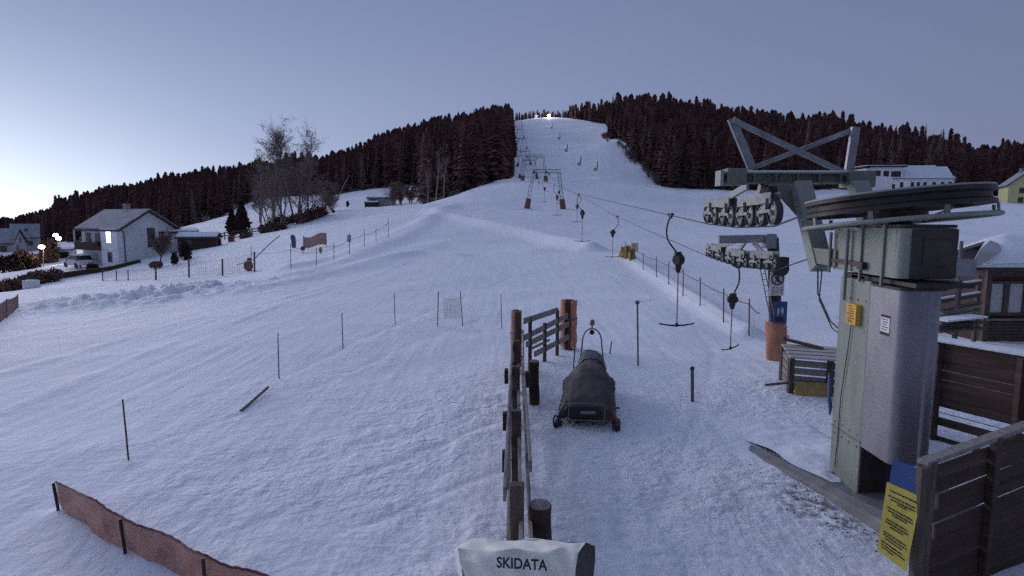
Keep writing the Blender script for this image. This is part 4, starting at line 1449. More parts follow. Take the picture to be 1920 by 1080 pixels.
def padded_post(x, y, h, r, lab, open_a):
    tt = thing('padded_post', lab, 'padded post', (x, y, 0), 'orange padded posts of the timber fence')
    mm_ = MB(); mm_.cyl((x, y, -.3), (x, y, h), r * .5, n=10); mm_.build('core', 'wood', tt)
    mm_ = MB()
    n = 22
    prof_o, prof_i = [], []
    rows_ = []
    for k in range(9):
        z = .05 + (h - .02 - .05) * k / 8
        ro = r * (1 + .05 * math.sin(k * 1.7)) * (.93 if k in (0, 8) else 1)
        row = []
        for j in range(n):
            a_ = open_a + .42 + (2 * PI - .84) * j / (n - 1)
            row.append((x + ro * math.cos(a_) * (1 + .03 * math.sin(5 * a_ + k)), y + ro * math.sin(a_), z))
        for j in reversed(range(n)):
            a_ = open_a + .42 + (2 * PI - .84) * j / (n - 1)
            row.append((x + ro * .72 * math.cos(a_), y + ro * .72 * math.sin(a_), z))
        rows_.append(row)
    mm_.grid(rows_, closed=True)
    k0 = len(mm_.v) - 2 * n
    mm_.f.extend([(k0 + j, k0 + j + 1, k0 + 2 * n - 2 - j, k0 + 2 * n - 1 - j) for j in range(n - 1)])
    mm_.build('mat', 'pad', tt, smooth='auto')
    mm_ = MB(); mm_.lathe([(r * 1.06, .02), (r * 1.06, -.02)], (x, y, h * .62), n=24); mm_.build('strap', 'bluep', tt)


padded_post(.10, 14.3, 1.43, .135, 'slim orange padded post at the corner of the timber fence', -1.0)
padded_post(1.56, 16.65, 1.36, .235, 'thick orange padded post at the far end of the timber fence', -1.75)


def log_post(x, y, h, r, lab, seed):
    rs_ = random.Random(seed)
    mm_ = MB(); n = 18
    rows_ = []
    for k in range(7):
        z = -.2 + (h + .2) * k / 6
        rows_.append([(x + r * (1 + .05 * math.sin(3 * 2 * PI * j / n + seed) + rs_.uniform(-.015, .015)) * math.cos(2 * PI * j / n) + .01 * math.sin(k), y + r * math.sin(2 * PI * j / n), z) for j in range(n)])
    mm_.grid(rows_, closed=True)
    tt = thing('log_post', lab, 'post', (x, y, 0), 'log posts beside the timber fence')
    mm_.build('trunk', 'log', tt, smooth='auto')
    m2 = MB(); m2.lathe([(0, .03), (r * .8, .025), (r * .98, .0), (r * .98, -.005)], (x, y, h), n=18); m2.build('snow_cap', 'woodg', tt, smooth=True)


log_post(.42, 11.45, .86, .10, 'dark log post beside the front of the snowmobile', 1)
log_post(.30, 6.25, .53, .125, 'thick log post behind the grey ticket gate cover', 2)

# ------------------------------------------------------------------ covered snowmobile
SX, SY = 1.27, 10.05
t = thing('snowmobile', 'snowmobile under a dark tarp with a light hoop, parked by the timber fence', 'snowmobile', (SX, SY + 1.3, 0))
skew = .03


def sm(x, y, z):
    return Vector((SX + x * .987 + y * .16, SY + y * .987 - x * .16, z))


# draped body: rings along y
secs = [  # y, half width bottom, half width mid, half width top, z bottom, z mid, z top
    (.06, .42, .38, .27, .18, .32, .41),
    (.25, .47, .42, .30, .16, .38, .53),
    (.55, .49, .43, .30, .16, .45, .64),
    (.80, .48, .46, .28, .18, .54, .75),
    (.95, .46, .475, .26, .20, .60, .80),
    (1.12, .43, .42, .24, .22, .58, .83),
    (1.40, .38, .34, .22, .22, .57, .84),
    (1.70, .34, .30, .20, .22, .56, .82),
    (2.00, .31, .28, .20, .22, .56, .85),
    (2.25, .30, .27, .20, .22, .58, .88),
    (2.45, .29, .26, .17, .24, .54, .83),
]
rows = []
for (y, wb, wm, wt, zb, zm, zt) in secs:
    half = [(wb, zb), (wb * .99, zb + (zm - zb) * .5), (wm, zm), (wm * .82 + wt * .15, zm + (zt - zm) * .35), (wt, zm + (zt - zm) * .78), (wt * .55, zt), (0, zt + .015)]
    ring = [(-a, z) for a, z in half] + [(a, z) for a, z in reversed(half[:-1])]
    rows.append([(y, a, z) for a, z in ring])
# refine and wrinkle
fine = []
NS = 44
for i in range(NS):
    s = i / (NS - 1) * (len(rows) - 1)
    k = min(int(s), len(rows) - 2); f_ = s - k
    f_ = f_ * f_ * (3 - 2 * f_)
    r0, r1 = rows[k], rows[k + 1]
    ring = [tuple(a + (b_ - a) * f_ for a, b_ in zip(p0_, p1_)) for p0_, p1_ in zip(r0, r1)]
    dense = []
    for j in range(len(ring) - 1):
        for q in range(4):
            dense.append(tuple(a + (b_ - a) * q / 4 for a, b_ in zip(ring[j], ring[j + 1])))
    dense.append(ring[-1])
    fine.append(dense)
wr = np.array(fine)
nz1 = fbm(wr[..., 0] * 4 + wr[..., 1] * 3, wr[..., 2] * 5 - wr[..., 1] * 2, 4, 9)
nz2 = np.sin(wr[..., 0] * 16 + 9 * nz1 + wr[..., 2] * 8)
rows3 = []
for i in range(NS):
    row = []
    for j in range(wr.shape[1]):
        y, x, z = wr[i, j]
        d = nz1[i, j] * .034 + nz2[i, j] * .008
        sgn = np.sign(x) if abs(x) > .02 else 0
        row.append(sm(x + sgn * d * .9, y + .02 * nz1[i, j], z + d * (.75 if z > .4 else .2)))
    rows3.append(row)
m = MB(); m.grid(rows3)
m.f.append(tuple(range(wr.shape[1])))
k0 = (NS - 1) * wr.shape[1]
m.f.append(tuple(k0 + j for j in range(wr.shape[1])))
m.build('tarp', 'tarp', t, smooth=True)
# second paler sheet over the seat
r2 = [[p_ + Vector((0, 0, .012)) + Vector(((p_.x - sm(0, 2, 0).x) * .03, 0, 0)) for p_ in row[8:-8]] for row in rows3[31:42]]
m = MB(); m.grid(r2); m.build('seat_sheet', 'tarpg', t, smooth=True)
# side panels of the bonnet
for s in (-1, 1):
    m = MB()
    m.prism([sm(s * .33, .05, .18), sm(s * .50, .05, .17), sm(s * .50, .5, .19), sm(s * .48, .9, .3), sm(s * .40, .9, .52), sm(s * .36, .2, .40)], (0, 0, .05))
    m.build('body_panel', 'red', t, bevel=.02)
# front grille and bumper
m = MB(); m.box(sm(0, .06, .30), (.62, .08, .22)); m.build('grille', 'black', t, bevel=.02)
m = MB(); m.box(sm(.02, .005, .31), (.26, .03, .05)); m.build('badge', 'grey', t, bevel=.01)
bw = .30
m = MB()
loop = []
for (cx_, cz_, a0) in [(bw - .05, .43, 0), (-bw + .05, .43, 90), (-bw + .05, .24, 180), (bw - .05, .24, 270)]:
    for k in range(5):
        a_ = R(a0 + k * 22.5)
        loop.append(sm(cx_ + .05 * math.cos(a_), -.06, cz_ + .05 * math.sin(a_)))
m.tube(loop, .010, 7, closed=True)
for x in (-bw, bw):
    m.tube([sm(x, -.06, .33), sm(x, .12, .33)], .014, 6)
m.tube([sm(-bw, -.06, .15), sm(-.15, -.1, .12), sm(.15, -.1, .12), sm(bw, -.06, .15)], .012, 6)
m.tube([sm(-bw, -.06, .24), sm(-bw, -.06, .15)], .012, 6); m.tube([sm(bw, -.06, .24), sm(bw, -.06, .15)], .012, 6)
m.build('bumper', 'iron2', t, smooth=True)
# skis with raised looped tips
for s in (-1, 1):
    m = MB()
    prof = [(-.30, .10), (-.22, .055), (-.10, .03), (.2, .02), (.85, .02), (.95, .05)]
    for (y0, z0), (y1, z1) in zip(prof[:-1], prof[1:]):
        m.beam(sm(s * .50, y0 + .25, z0), sm(s * .50, y1 + .25, z1), .13, .03)
    m.build('ski', 'black', t)
    m = MB()
    lp_ = [sm(s * .51 + .042 * math.cos(a_), -.14 - .05 * math.sin(a_), .17 + .125 * math.sin(a_)) for a_ in [2 * PI * k / 14 for k in range(14)]]
    m.tube(lp_, .015, 6, closed=True); m.build('ski_loop', 'iron', t, smooth=True)
    m = MB(); m.cyl(sm(s * .50, .45, .05), sm(s * .36, .5, .4), .03, n=8); m.build('ski_strut', 'iron', t)
# rubber track
m = MB(); m.box(sm(0, 1.7, .13), (.48, 1.9, .26)); m.build('track', 'black', t, bevel=.08)
# hoop with lamp and beacon
hp = []
for k in range(17):
    a_ = PI * k / 16
    hp.append(sm(-.20 * math.cos(a_), 2.42, .98 + .34 * math.sin(a_) ** .8))
hp = [sm(-.27, 2.40, .40), sm(-.23, 2.42, .75)] + hp + [sm(.23, 2.42, .75), sm(.27, 2.40, .40)]
m = MB(); m.tube(hp, .017, 8); m.build('hoop', 'grey', t, smooth=True)
m = MB(); m.cyl(sm(0, 2.42, 1.32), sm(0, 2.42, 1.40), .014, n=8); st = m.build('beacon_stem', 'black', t)
m = MB(); m.lathe([(0, .12), (.035, .115), (.052, .09), (.052, .02), (.04, 0), (0, 0)], sm(0, 2.42, 1.39), n=14); m.build('beacon', 'litdim', t, smooth=True)
m = MB(); m.lathe([(0, -.03), (.045, -.03), (.052, 0), (.045, .06), (0, .07)], sm(0, 2.40, 1.245), axis=(0, 1, 0), n=14); m.build('work_lamp', 'black', t, smooth=True)
for s, x, y0, z0, z1 in ((1, -.36, 2.1, .45, 1.02), (2, .37, 2.2, .85, 1.10)):
    m = MB(); m.tube([sm(x, y0, z0), sm(x + .03, y0, z1)], .012, 6); m.build('side_rod', 'black', t)

# ------------------------------------------------------------------ ticket gate cover (bottom middle)
t = thing('ticket_gate_cover', 'grey fabric cover with SKIDATA lettering over the ticket gate', 'ticket gate', P(985, 1200, 4.1))
gz = lambda px, py, Y: P(px, py, Y)
top_b = [(866, 1019, 4.28), (900, 1008, 4.3), (955, 1014, 4.3), (1005, 1010, 4.3), (1058, 1016, 4.3), (1098, 1017, 4.28)]
top_f = [(858, 1028, 4.14), (905, 1033, 4.08), (960, 1030, 4.06), (1010, 1034, 4.06), (1050, 1029, 4.08), (1084, 1038, 4.08)]
mid_f = [(862, 1052, 4.04), (905, 1060, 4.0), (960, 1060, 3.99), (1010, 1061, 3.99), (1048, 1062, 4.0), (1078, 1066, 4.02)]
low_f = [(880, 1100, 4.02), (915, 1105, 3.98), (962, 1105, 3.97), (1010, 1106, 3.97), (1046, 1106, 3.98), (1078, 1106, 4.0)]
bot_f = [(890, 1200, 4.0), (920, 1205, 3.96), (964, 1205, 3.95), (1010, 1205, 3.95), (1046, 1205, 3.96), (1076, 1205, 3.98)]
rows = []
for r_ in (top_b, top_f, mid_f, low_f, bot_f):
    rows.append(resample([P(*q) for q in r_], 48))
full = []
for k in range(4):
    for q in range(10):
        full.append([rows[k][j].lerp(rows[k + 1][j], q / 10) for j in range(48)])
full.append(rows[-1])
fr_ = []
for i, r_ in enumerate(full):
    row = []
    for j, p_ in enumerate(r_):
        u, v = j / 47, i / 40
        w_ = .018 * math.sin(9 * u - 14 * v) * math.exp(-((u - .75) / .3) ** 2) + .014 * math.sin(17 * u + 6 * v + 1) * math.sin(PI * min(1, v * 2)) + .01 * math.sin(31 * u - 9 * v)
        w_ *= 1.7
        row.append(p_ + Vector((0, -w_, .4 * w_)))
    fr_.append(row)
m = MB(); m.grid(fr_); m.build('front_cloth', 'bag', t, smooth=True)
# side cloth, darker opening on the right
sideR = [[P(*top_b[-1]), P(1116, 1024, 4.32)], [P(*top_f[-1]), P(1116, 1052, 4.3)], [P(*mid_f[-1]), P(1113, 1080, 4.3)], [P(*bot_f[-1]), P(1110, 1210, 4.3)]]
m = MB(); m.grid(sideR); m.build('side_cloth', 'bagd', t, smooth=True)
back = [[P(*q) for q in top_b], [P(q[0], 1210, 4.45) for q in top_b]]
m = MB(); m.grid(back); m.build('back_cloth', 'bag', t)
m = MB(); m.grid([[P(*top_b[0]), P(*top_f[0]), P(*mid_f[0]), P(*bot_f[0])], [P(852, 1030, 4.33), P(852, 1040, 4.3), P(858, 1070, 4.3), P(885, 1205, 4.3)]]); m.build('side_cloth', 'bag', t)
vs, fs = text_mesh('SKIDATA', .098, .0015)
a, b_ = P(931, 1050, 3.975), P(1025, 1056, 3.975)
xd = (b_ - a); wtxt = xd.length; xd.normalize()
xs_ = [v.x for v in vs]; sc_ = wtxt / (max(xs_) - min(xs_))
cen = (a + b_) / 2
upv = (P(978, 1042, 3.985) - P(978, 1064, 3.962)).normalized()
nv = xd.cross(upv).normalized()
m = MB()
m.add([cen + xd * v.x * sc_ + upv * (v.y * sc_ * 1.12 + .02 * v.x * 0) + nv * (v.z - (.0 if nv.y < 0 else 0)) + Vector((0, -.050, .010)) for v in vs], fs)
m.build('lettering', 'ink', t)

# ------------------------------------------------------------------ apron of the drive station
t = thing('concrete_apron', 'concrete apron with a raised kerb under the drive station, partly snowed over', 'concrete slab', (4.8, 7.4, 0))
KA, KB = Vector((3.62, 9.75, 0)), Vector((4.42, 6.2, 0))
m = MB()
m.prism([(KA.x + .42, 8.5, -.45), (KB.x + .06, 6.25, -.45), (5.75, 6.6, -.45), (5.75, 8.5, -.45)], (0, 0, .51)); m.build('slab', 'conc', t, bevel=.015)
m = MB(); d_ = (KB - KA); m.beam(KA + Vector((.02, .1, -.27)), KB + Vector((.02, 0, -.05)), .24, .46); m.build('kerb', 'kerb', t, bevel=.02)
# snow lying on the slab and banked against the column
rows = []
for i in range(49):
    row = []
    for j in range(33):
        a_, u = i / 48, j / 32
        y = 10.3 - 2.45 * a_
        xl = KA.x + (9.75 - y) * .225 + .17 + .05 * math.sin(y * 5) + .07 * max(0, a_ - .5)
        xr = 5.3 if y > 8.15 else 4.46 - max(0, 8.0 - y) * .55 + .05 * math.sin(y * 9)
        xr = max(xr, xl + .02)
        x = xl + (xr - xl) * u
        edge = min(1, min(u, (1 - u) * (1 if y < 8.15 else .6), (1 - a_) * 1.6, a_ * 1.4 + .02) * 7)
        nzv = float(fbm(np.array([x * 2.3]), np.array([y * 2.3]), 4, 31)[0])
        row.append((x, y, -.02 + .085 * sstep(10.0, 8.7, y) + edge * (.055 + .09 * nzv + .12 * sstep(8.0, 8.6, y) * u)))
    rows.append(row)
m = MB(); m.grid(rows); m.build('snow_patch', 'cap', t, smooth=True)
# litter of bark and needles in the snow by the kerb
rs = random.Random(12)
m = MB()
for k in range(170):
    a_ = rs.gauss(0, .5)
    y = 7.15 + a_ * 1.0
    x = KA.x + (9.75 - y) * .225 - .12 - abs(rs.gauss(0, .22)) - .05
    if rs.random() < .2:
        x -= rs.uniform(0, .6); y += rs.uniform(-.8, .6)
    z = hz(x, y) + rs.uniform(.0, .045)
    l = rs.uniform(.008, .030)
    m.box((x, y, z), (l, l * .35, l * .3), rot=Matrix.Rotation(rs.uniform(0, 6.28), 3, 'Z') @ Matrix.Rotation(rs.uniform(-.6, .6), 3, 'X'))
o = m.build('litter', 'dirt', None); tag(o, 'dark bark litter and needles scattered on the snow along the kerb', 'litter', None, 'stuff')

# ------------------------------------------------------------------ drive station
XC, YN, YF = 4.45, 7.52, 8.22
t = thing('lift_drive_station', 'pale green drag lift drive station with bull wheel on a box column', 'drive station', (4.75, 7.8, .07))
DS = t
m = MB(); m.box((XC + .29, (YN + YF) / 2, 1.43), (.58, YF - YN, 2.76)); colm = m.build('column', 'green', t, bevel=.012)
m = MB(); m.box((XC + .29, (YN + YF) / 2, .74), (.60, YF - YN + .02, .02)); m.build('seam', 'greend', colm)
m = MB(); m.box((XC + .285, YN - .006, .385), (.54, .014, .60)); m.build('foot_shade', 'shade', colm)  # dark sheet painting the shade below the shroud, not a separate part
m = MB()
for zz in (.66, .82, 2.55):
    for k in range(4):
        m.cyl((XC - .012, YN + .08 + .18 * k, zz), (XC + .004, YN + .08 + .18 * k, zz), .013, n=6)
m.build('bolt', 'grey', colm)
# steel shroud, rounded near left corner
sx0, sx1, sy0, sy1 = XC + .0, XC + .46, 6.88, YN - .004
poly = [(sx0, sy1)]
for k in range(8):
    a_ = PI + (PI / 2) * k / 7
    poly.append((sx0 + .12 + .12 * math.cos(a_), sy0 + .12 + .12 * math.sin(a_)))
poly += [(sx0 + .29, sy0 - .005), (sx0 + .31, sy0 - .03), (sx0 + .34, sy0 - .03), (sx0 + .36, sy0)]
for k in range(5):
    a_ = -PI / 2 + (PI / 2) * k / 4
    poly.append((sx1 - .06 + .06 * math.cos(a_), sy0 + .06 + .06 * math.sin(a_)))
poly.append((sx1, sy1))
m = MB(); m.prism([(x, y, .70) for x, y in poly], (0, 0, 2.07)); shd = m.build('shroud', 'steel', t, smooth='auto')
for (z) in (1.42,):
    m = MB(); m.prism([(x - .004 if x < 4.7 else x + .004, y - .004, z) for x, y in poly], (0, 0, .025)); m.build('seam', 'steel', shd)
m = MB(); m.prism([(x + (x < 4.6) * -.02, y - .02, 2.77) for x, y in poly], (0, 0, .03)); m.build('lid', 'iron', shd)
# label plate on shroud
lx = sx0 - .004
m = MB(); m.box((lx, 7.17, 2.33), (.006, .17, .24)); pl_ = m.build('notice_plate', 'white', t)
m = MB(); m.box((lx - .004, 7.17, 2.435), (.005, .165, .03)); m.box((lx - .004, 7.17, 2.225), (.005, .165, .035))
for k in range(5):
    m.box((lx - .004, 7.18 - .01 * (k % 2), 2.395 - .03 * k), (.003, .12 - .02 * (k % 3), .008))
m.build('lettering', 'ink', pl_)
# yellow box sign on column
m = MB(); m.box((XC - .035, 7.80, 2.36), (.07, .235, .27)); yb = m.build('warning_box', 'yellowo', t, bevel=.008)
m = MB()
for (y, z, w, h) in [(7.82, 2.465, .10, .012), (7.80, 2.43, .14, .010), (7.79, 2.40, .12, .010), (7.81, 2.37, .15, .012), (7.80, 2.34, .12, .01), (7.79, 2.31, .14, .012), (7.81, 2.28, .10, .01), (7.80, 2.26, .13, .01)]:
    m.box((XC - .072, y, z), (.004, w, h))
m.build('lettering', 'redp', yb)
m = MB(); m.tube([(XC - .02, 7.86, 2.22), (XC - .02, 7.90, 1.9), (XC - .02, 8.0, 1.2), (XC - .01, 8.03, .6), (XC - .02, 8.04, .2)], .006, 6); m.build('cable', 'cable', t)
# gearbox housing
hx0, hx1, hy0, hy1 = XC - .02, XC + .64, 6.95, 8.42
m = MB()
pol = [(hx0, hy1), (hx0, hy0 + .10)]
for k in range(6):
    a_ = PI + (PI / 2) * k / 5
    pol.append((hx0 + .10 + .10 * math.cos(a_), hy0 + .10 + .10 * math.sin(a_)))
pol += [(hx1 - .05, hy0), (hx1, hy0 + .05), (hx1, hy1)]
m.prism([(x, y, 2.90) for x, y in pol], (0, 0, .58)); hs = m.build('housing', 'green', t, smooth='auto', bevel=.008)
m = MB(); m.prism([(x, y, 3.484) for x, y in pol], (0, 0, .035)); m.build('housing_lid', 'iron', hs)
m = MB(); m.box(((hx0 + hx1) / 2 + .04, hy0 - .012, 3.19), (hx1 - hx0 - .14, .03, .56)); m.box(((hx0 + hx1) / 2 + .05, hy0 - .035, 3.2), (.3, .02, .3)); m.build('near_face_shade', 'shade', hs, bevel=.012)  # shade of the housing's near face put in as dark sheets
m = MB(); m.prism([(x, y - .002, .705) for x, y in poly[8:]], (0, -.006, 2.06)) if False else None
for y in (7.26, 7.72):
    m = MB(); m.box((hx0 - .012, y, 3.16), (.03, .03, .74)); m.build('rib', 'greend', hs)
m = MB(); m.box((hx0 - .02, 8.05, 3.02), (.05, .75, .05)); m.box((hx0 - .03, 7.65, 3.0), (.07, .12, .09)); m.build('hinge', 'iron', hs)
m = MB(); m.tube([(hx0 - .05, 7.98, 3.45), (hx0 - .05, 7.98, 2.52)], .022, 8); m.tube([(hx0 - .05, 8.40, 3.4), (hx0 - .05, 8.40, 2.85)], .02, 8); m.build('conduit', 'greend', hs)
# tray below the housing
m = MB(); m.box((XC + .38, 7.5, 2.84), (.66, 1.5, .05)); m.box((XC + .6, 7.2, 2.80), (.14, .14, .12)); m.box((XC + .2, 7.9, 2.80), (.3, .3, .1)); m.build('tray', 'iron', t)
m = MB(); m.box((XC + .45, 8.15, 2.6), (.3, .25, .5)); m.build('bracket', 'greend', t)
# small motor at the right
m = MB(); m.box((hx1 + .12, 7.15, 3.02), (.24, .35, .2)); m.cyl((hx1 + .02, 7.15, 3.1), (hx1 + .02, 7.5, 3.1), .13, n=14); m.build('motor', 'grey', t, bevel=.01)
# bull wheel
wc = Vector((4.94, 7.95, 3.775)); wn = Vector((-.07, .08, 1)).normalized()
m = MB(); m.lathe([(1.05, .10), (1.05, .055), (1.0, .03), (1.0, -.03), (1.05, -.055), (1.05, -.10), (.93, -.10), (.93, .10)], wc, wn, 72, closed=True); bw_ = m.build('bull_wheel', 'iron', t, smooth='auto')
ax_a = wn.orthogonal().normalized(); ax_b = wn.cross(ax_a)
m = MB()
for k in range(8):
    a_ = 2 * PI * k / 8 + .2
    d_ = ax_a * math.cos(a_) + ax_b * math.sin(a_)
    m.beam(wc + d_ * .12, wc + d_ * .95, .09, .11, wn)
m.build('spoke', 'iron', bw_)
m = MB(); m.lathe([(0, .16), (.2, .16), (.24, .1), (.24, -.1), (.36, -.12), (.36, -.24), (0, -.24)], wc, wn, 24); m.build('hub', 'iron', bw_)
m = MB(); m.lathe([(1.045, .103), (1.045, .125), (.99, .125), (.99, .103)], wc, wn, 72, closed=True); m.build('rim_snow', 'galva', bw_, smooth='auto')
m = MB(); m.cyl(wc - wn * .5, wc - wn * .2, .2, n=20); m.build('shaft', 'iron', t)
# guard ring below
gc = wc - wn * .23
n_r = 80
m = MB(); m.tube([gc + (ax_a * math.cos(2 * PI * k / n_r) + ax_b * math.sin(2 * PI * k / n_r)) * 1.08 for k in range(n_r)], .028, 8, closed=True); gr_ = m.build('guard_ring', 'green', t, smooth=True)
m = MB()
for k in range(9):
    a_ = 2 * PI * k / 9 + .35
    d_ = ax_a * math.cos(a_) + ax_b * math.sin(a_)
    m.beam(gc + d_ * .3 - wn * .02, gc + d_ * 1.09, .035, .04, wn)
    m.beam(gc + d_ * 1.09, gc + d_ * 1.09 + wn * .12, .05, .02, d_)
m.build('guard_arm', 'greend', gr_)
# arms carrying the cross beam
BY, BZ = 9.85, 4.22
m = MB()
for x, y0_, z0_ in ((XC + .06, 8.86, 2.86), (XC + .95, 8.9, 3.0)):
    m = MB(); m.beam((x, y0_, z0_), (x, BY - .2, BZ - .1), .26, .20, (0, 1, 0)); am = m.build('arm', 'green', t, bevel=.01)
    m = MB(); m.beam((x - .08, y0_ + .1, z0_ + .25), (x - .08, BY - .35, BZ - .25), .05, .07, (0, 1, 0))
    m.build('arm_rib', 'grey', am)
m = MB(); m.beam((XC + .06, 8.3, 3.05), (XC + .06, 8.95, 3.05), .22, .22); m.build('arm_foot', 'greend', t)
m = MB(); m.prism([(XC + .06 - .05, BY - .3, BZ - .62), (XC + .06 - .05, BY - .1, BZ - .1), (XC - .05 - .35, BY - .1, BZ - .1)], (0, .03, 0)); m.build('gusset', 'greend', t)
m = MB()
bx0, bx1 = P(1350, 335, BY).x, P(1632, 335, BY).x
m.box(((bx0 + bx1) / 2, BY, BZ + .075), (bx1 - bx0, .20, .025)); m.box(((bx0 + bx1) / 2, BY, BZ - .075), (bx1 - bx0, .20, .025)); m.box(((bx0 + bx1) / 2, BY, BZ), (bx1 - bx0, .03, .14))
for k in range(7):
    m.box((bx0 + (bx1 - bx0) * (k + .5) / 7, BY - .05, BZ), (.02, .1, .13))
bm_ = m.build('cross_beam', 'greend', t, bevel=.004)
m = MB(); m.box((bx0 - .01, BY, BZ), (.05, .26, .24)); m.build('end_plate', 'galva', bm_)
m = MB(); m.box((bx0 + .22, BY, BZ + .02), (.30, .30, .26)); m.build('saddle', 'greend', bm_, bevel=.01)
m = MB(); m.box((bx1 - .22, BY - .02, BZ - .02), (.40, .34, .26)); m.build('saddle', 'greend', bm_, bevel=.01)
m = MB(); m.box(((bx0 + bx1) / 2, BY, BZ + .105), (bx1 - bx0 - .7, .19, .03)); m.build('snow_line', 'cap', bm_)
# bracing above the beam
Lt, Lb, Rt, Rb = P(1372, 224, BY), P(1410, 316, BY), P(1604, 240, BY), P(1591, 324, BY)
m = MB(); m.beam(Rb, Rt + (Rt - Rb) * .02, .13, .07, (0, 1, 0)); m.build('upright', 'grey', t, bevel=.006)
m = MB(); m.beam(Lb, Lt + (Lt - Lb) * .02, .13, .07, (0, 1, 0)); vb = m.build('upright', 'grey', t, bevel=.006)
m = MB(); m.beam(Lt + Vector((0, -.06, -.02)), Rb + Vector((0, -.06, -.05)), .085, .05, (0, 1, 0)); m.beam(Rt + Vector((0, .06, -.02)), Lb + Vector((0, .06, 0)), .075, .05, (0, 1, 0)); m.build('brace', 'grey', vb, bevel=.004)
# hanging cables
m = MB(); m.tube([(XC + .0, 8.85, 2.85), (XC + .02, 8.85, 2.5), (XC + .04, 8.5, 2.15), (XC + .02, 8.09, 2.05)], .011, 6); m.tube([(XC + .06, 8.85, 2.85), (XC + .07, 8.9, 2.4), (XC + .07, 8.5, 2.05), (XC + .05, 8.09, 1.98)], .009, 6); m.build('loose_cable', 'cable', t)


# ------------------------------------------------------------------ sheave batteries
def battery(parent, X, y0, y1, z, nw, r, hang_y, hang_z, curve=.0):
    pts = []
    for k in range(nw):
        q = k / (nw - 1)
        y = y0 + (y1 - y0) * q
        zz = z + r + curve * (2 * q - 1) ** 2
        pts.append((y, zz))
        m = MB(); m.lathe([(r, -.05), (r, .05), (r * .84, .055), (r * .84, -.055)], (X, y, zz), (1, 0, 0), 22, closed=True)
        ty = m.build('sheave', 'sheave', parent, smooth='auto')
        m = MB(); m.lathe([(0, -.085), (r * .2, -.085), (r * .22, -.04), (r * .34, -.035), (r * .86, -.02), (r * .86, .02), (r * .3, .03), (0, .02)], (X, y, zz), (1, 0, 0), 18)
        for a_ in range(5):
            t_ = 2 * PI * a_ / 5 + k
            m.cyl((X - .04, y + r * .58 * math.cos(t_), zz + r * .58 * math.sin(t_)), (X - .02, y + r * .58 * math.cos(t_), zz + r * .58 * math.sin(t_)), r * .12, n=8)
        m.build('disc', 'sheaved', ty, smooth='auto')
    for k in range(0, nw - 1, 2):
        (ya, za), (yb_, zb) = pts[k], pts[k + 1]
        m = MB()
        for sx in (-.085, .085):
            m.beam((X + sx, ya - .02, za + .03), (X + sx, yb_ + .02, zb + .03), .018, .05)
        m.beam((X, (ya + yb_) / 2, (za + zb) / 2 + .02), (X, (ya + yb_) / 2, (za + zb) / 2 + .02 + r * 1.15), .16, .09, (0, 1, 0))
        m.box((X - .105, (ya + yb_) / 2, (za + zb) / 2 + r * 1.05), (.03, abs(yb_ - ya) * .62, r * .42))
        m.build('rocker', 'sheaved', parent)
    for k in range(0, nw - 3, 4):
        ya, yb_ = (pts[k][0] + pts[k + 1][0]) / 2, (pts[k + 2][0] + pts[k + 3][0]) / 2
        za, zb = (pts[k][1] + pts[k + 1][1]) / 2 + r * 1.3, (pts[k + 2][1] + pts[k + 3][1]) / 2 + r * 1.3
        m = MB()
        for sx in (-.07, .07):
            m.beam((X + sx, ya - .22, za), (X + sx, yb_ + .22, zb), .02, .17)
        m.beam((X, (ya + yb_) / 2, (za + zb) / 2), (X, hang_y + (ya + yb_ - 2 * hang_y) * .16, hang_z), .12, .05, (1, 0, 0))
        m.build('hanger', 'sheaved', parent)


battery(DS, 4.0, 9.35, 12.5, 3.44, 8, .185, BY, BZ - .08, .05)
m = MB(); m.box((4.05, 9.75, 4.0), (.13, .34, .17)); m.build('battery_weight', 'log', DS)

# ------------------------------------------------------------------ first tower with signs
TB = P(1457, 664, 15.6)
TB.z = hz(TB.x, TB.y)
TT = P(1449, 446, 15.4)
t = thing('lift_tower', 'grey steel lift tower with ladder beside the drive station', 'lift tower', TB)
m = MB(); m.tube([TB - Vector((0, 0, .3)), TB.lerp(TT, .5), TT], [.17, .15, .14], 10); m.build('pole', 'iron', t, smooth='auto')
m = MB(); m.beam(P(1347, 449, 15.3), P(1452, 447, 15.3), .14, .2); m.box(P(1442, 452, 15.3), (.26, .3, .36)); m.build('arm', 'grey', t, bevel=.01)
m = MB(); m.cyl(P(1461, 503, 15.2) + Vector((0, -.15, 0)), P(1461, 503, 15.2) + Vector((0, .15, 0)), .19, n=14); m.box(P(1459, 490, 15.3), (.42, .3, .22)); m.build('head_box', 'iron', t)
m = MB()
la, lb_ = P(1424, 497, 15.35), P(1446, 604, 15.35)
for dx in (0, .11):
    m.tube([la + Vector((dx, 0, 0)), lb_ + Vector((dx, 0, 0))], .014, 6)
for k in range(10):
    q = la.lerp(lb_, (k + .5) / 10); m.tube([q, q + Vector((.11, 0, 0))], .009, 5)
m.build('ladder', 'grey', t)
battery(t, 5.93, 13.7, 18.4, 2.33, 12, .15, 15.3, 3.0, .10)
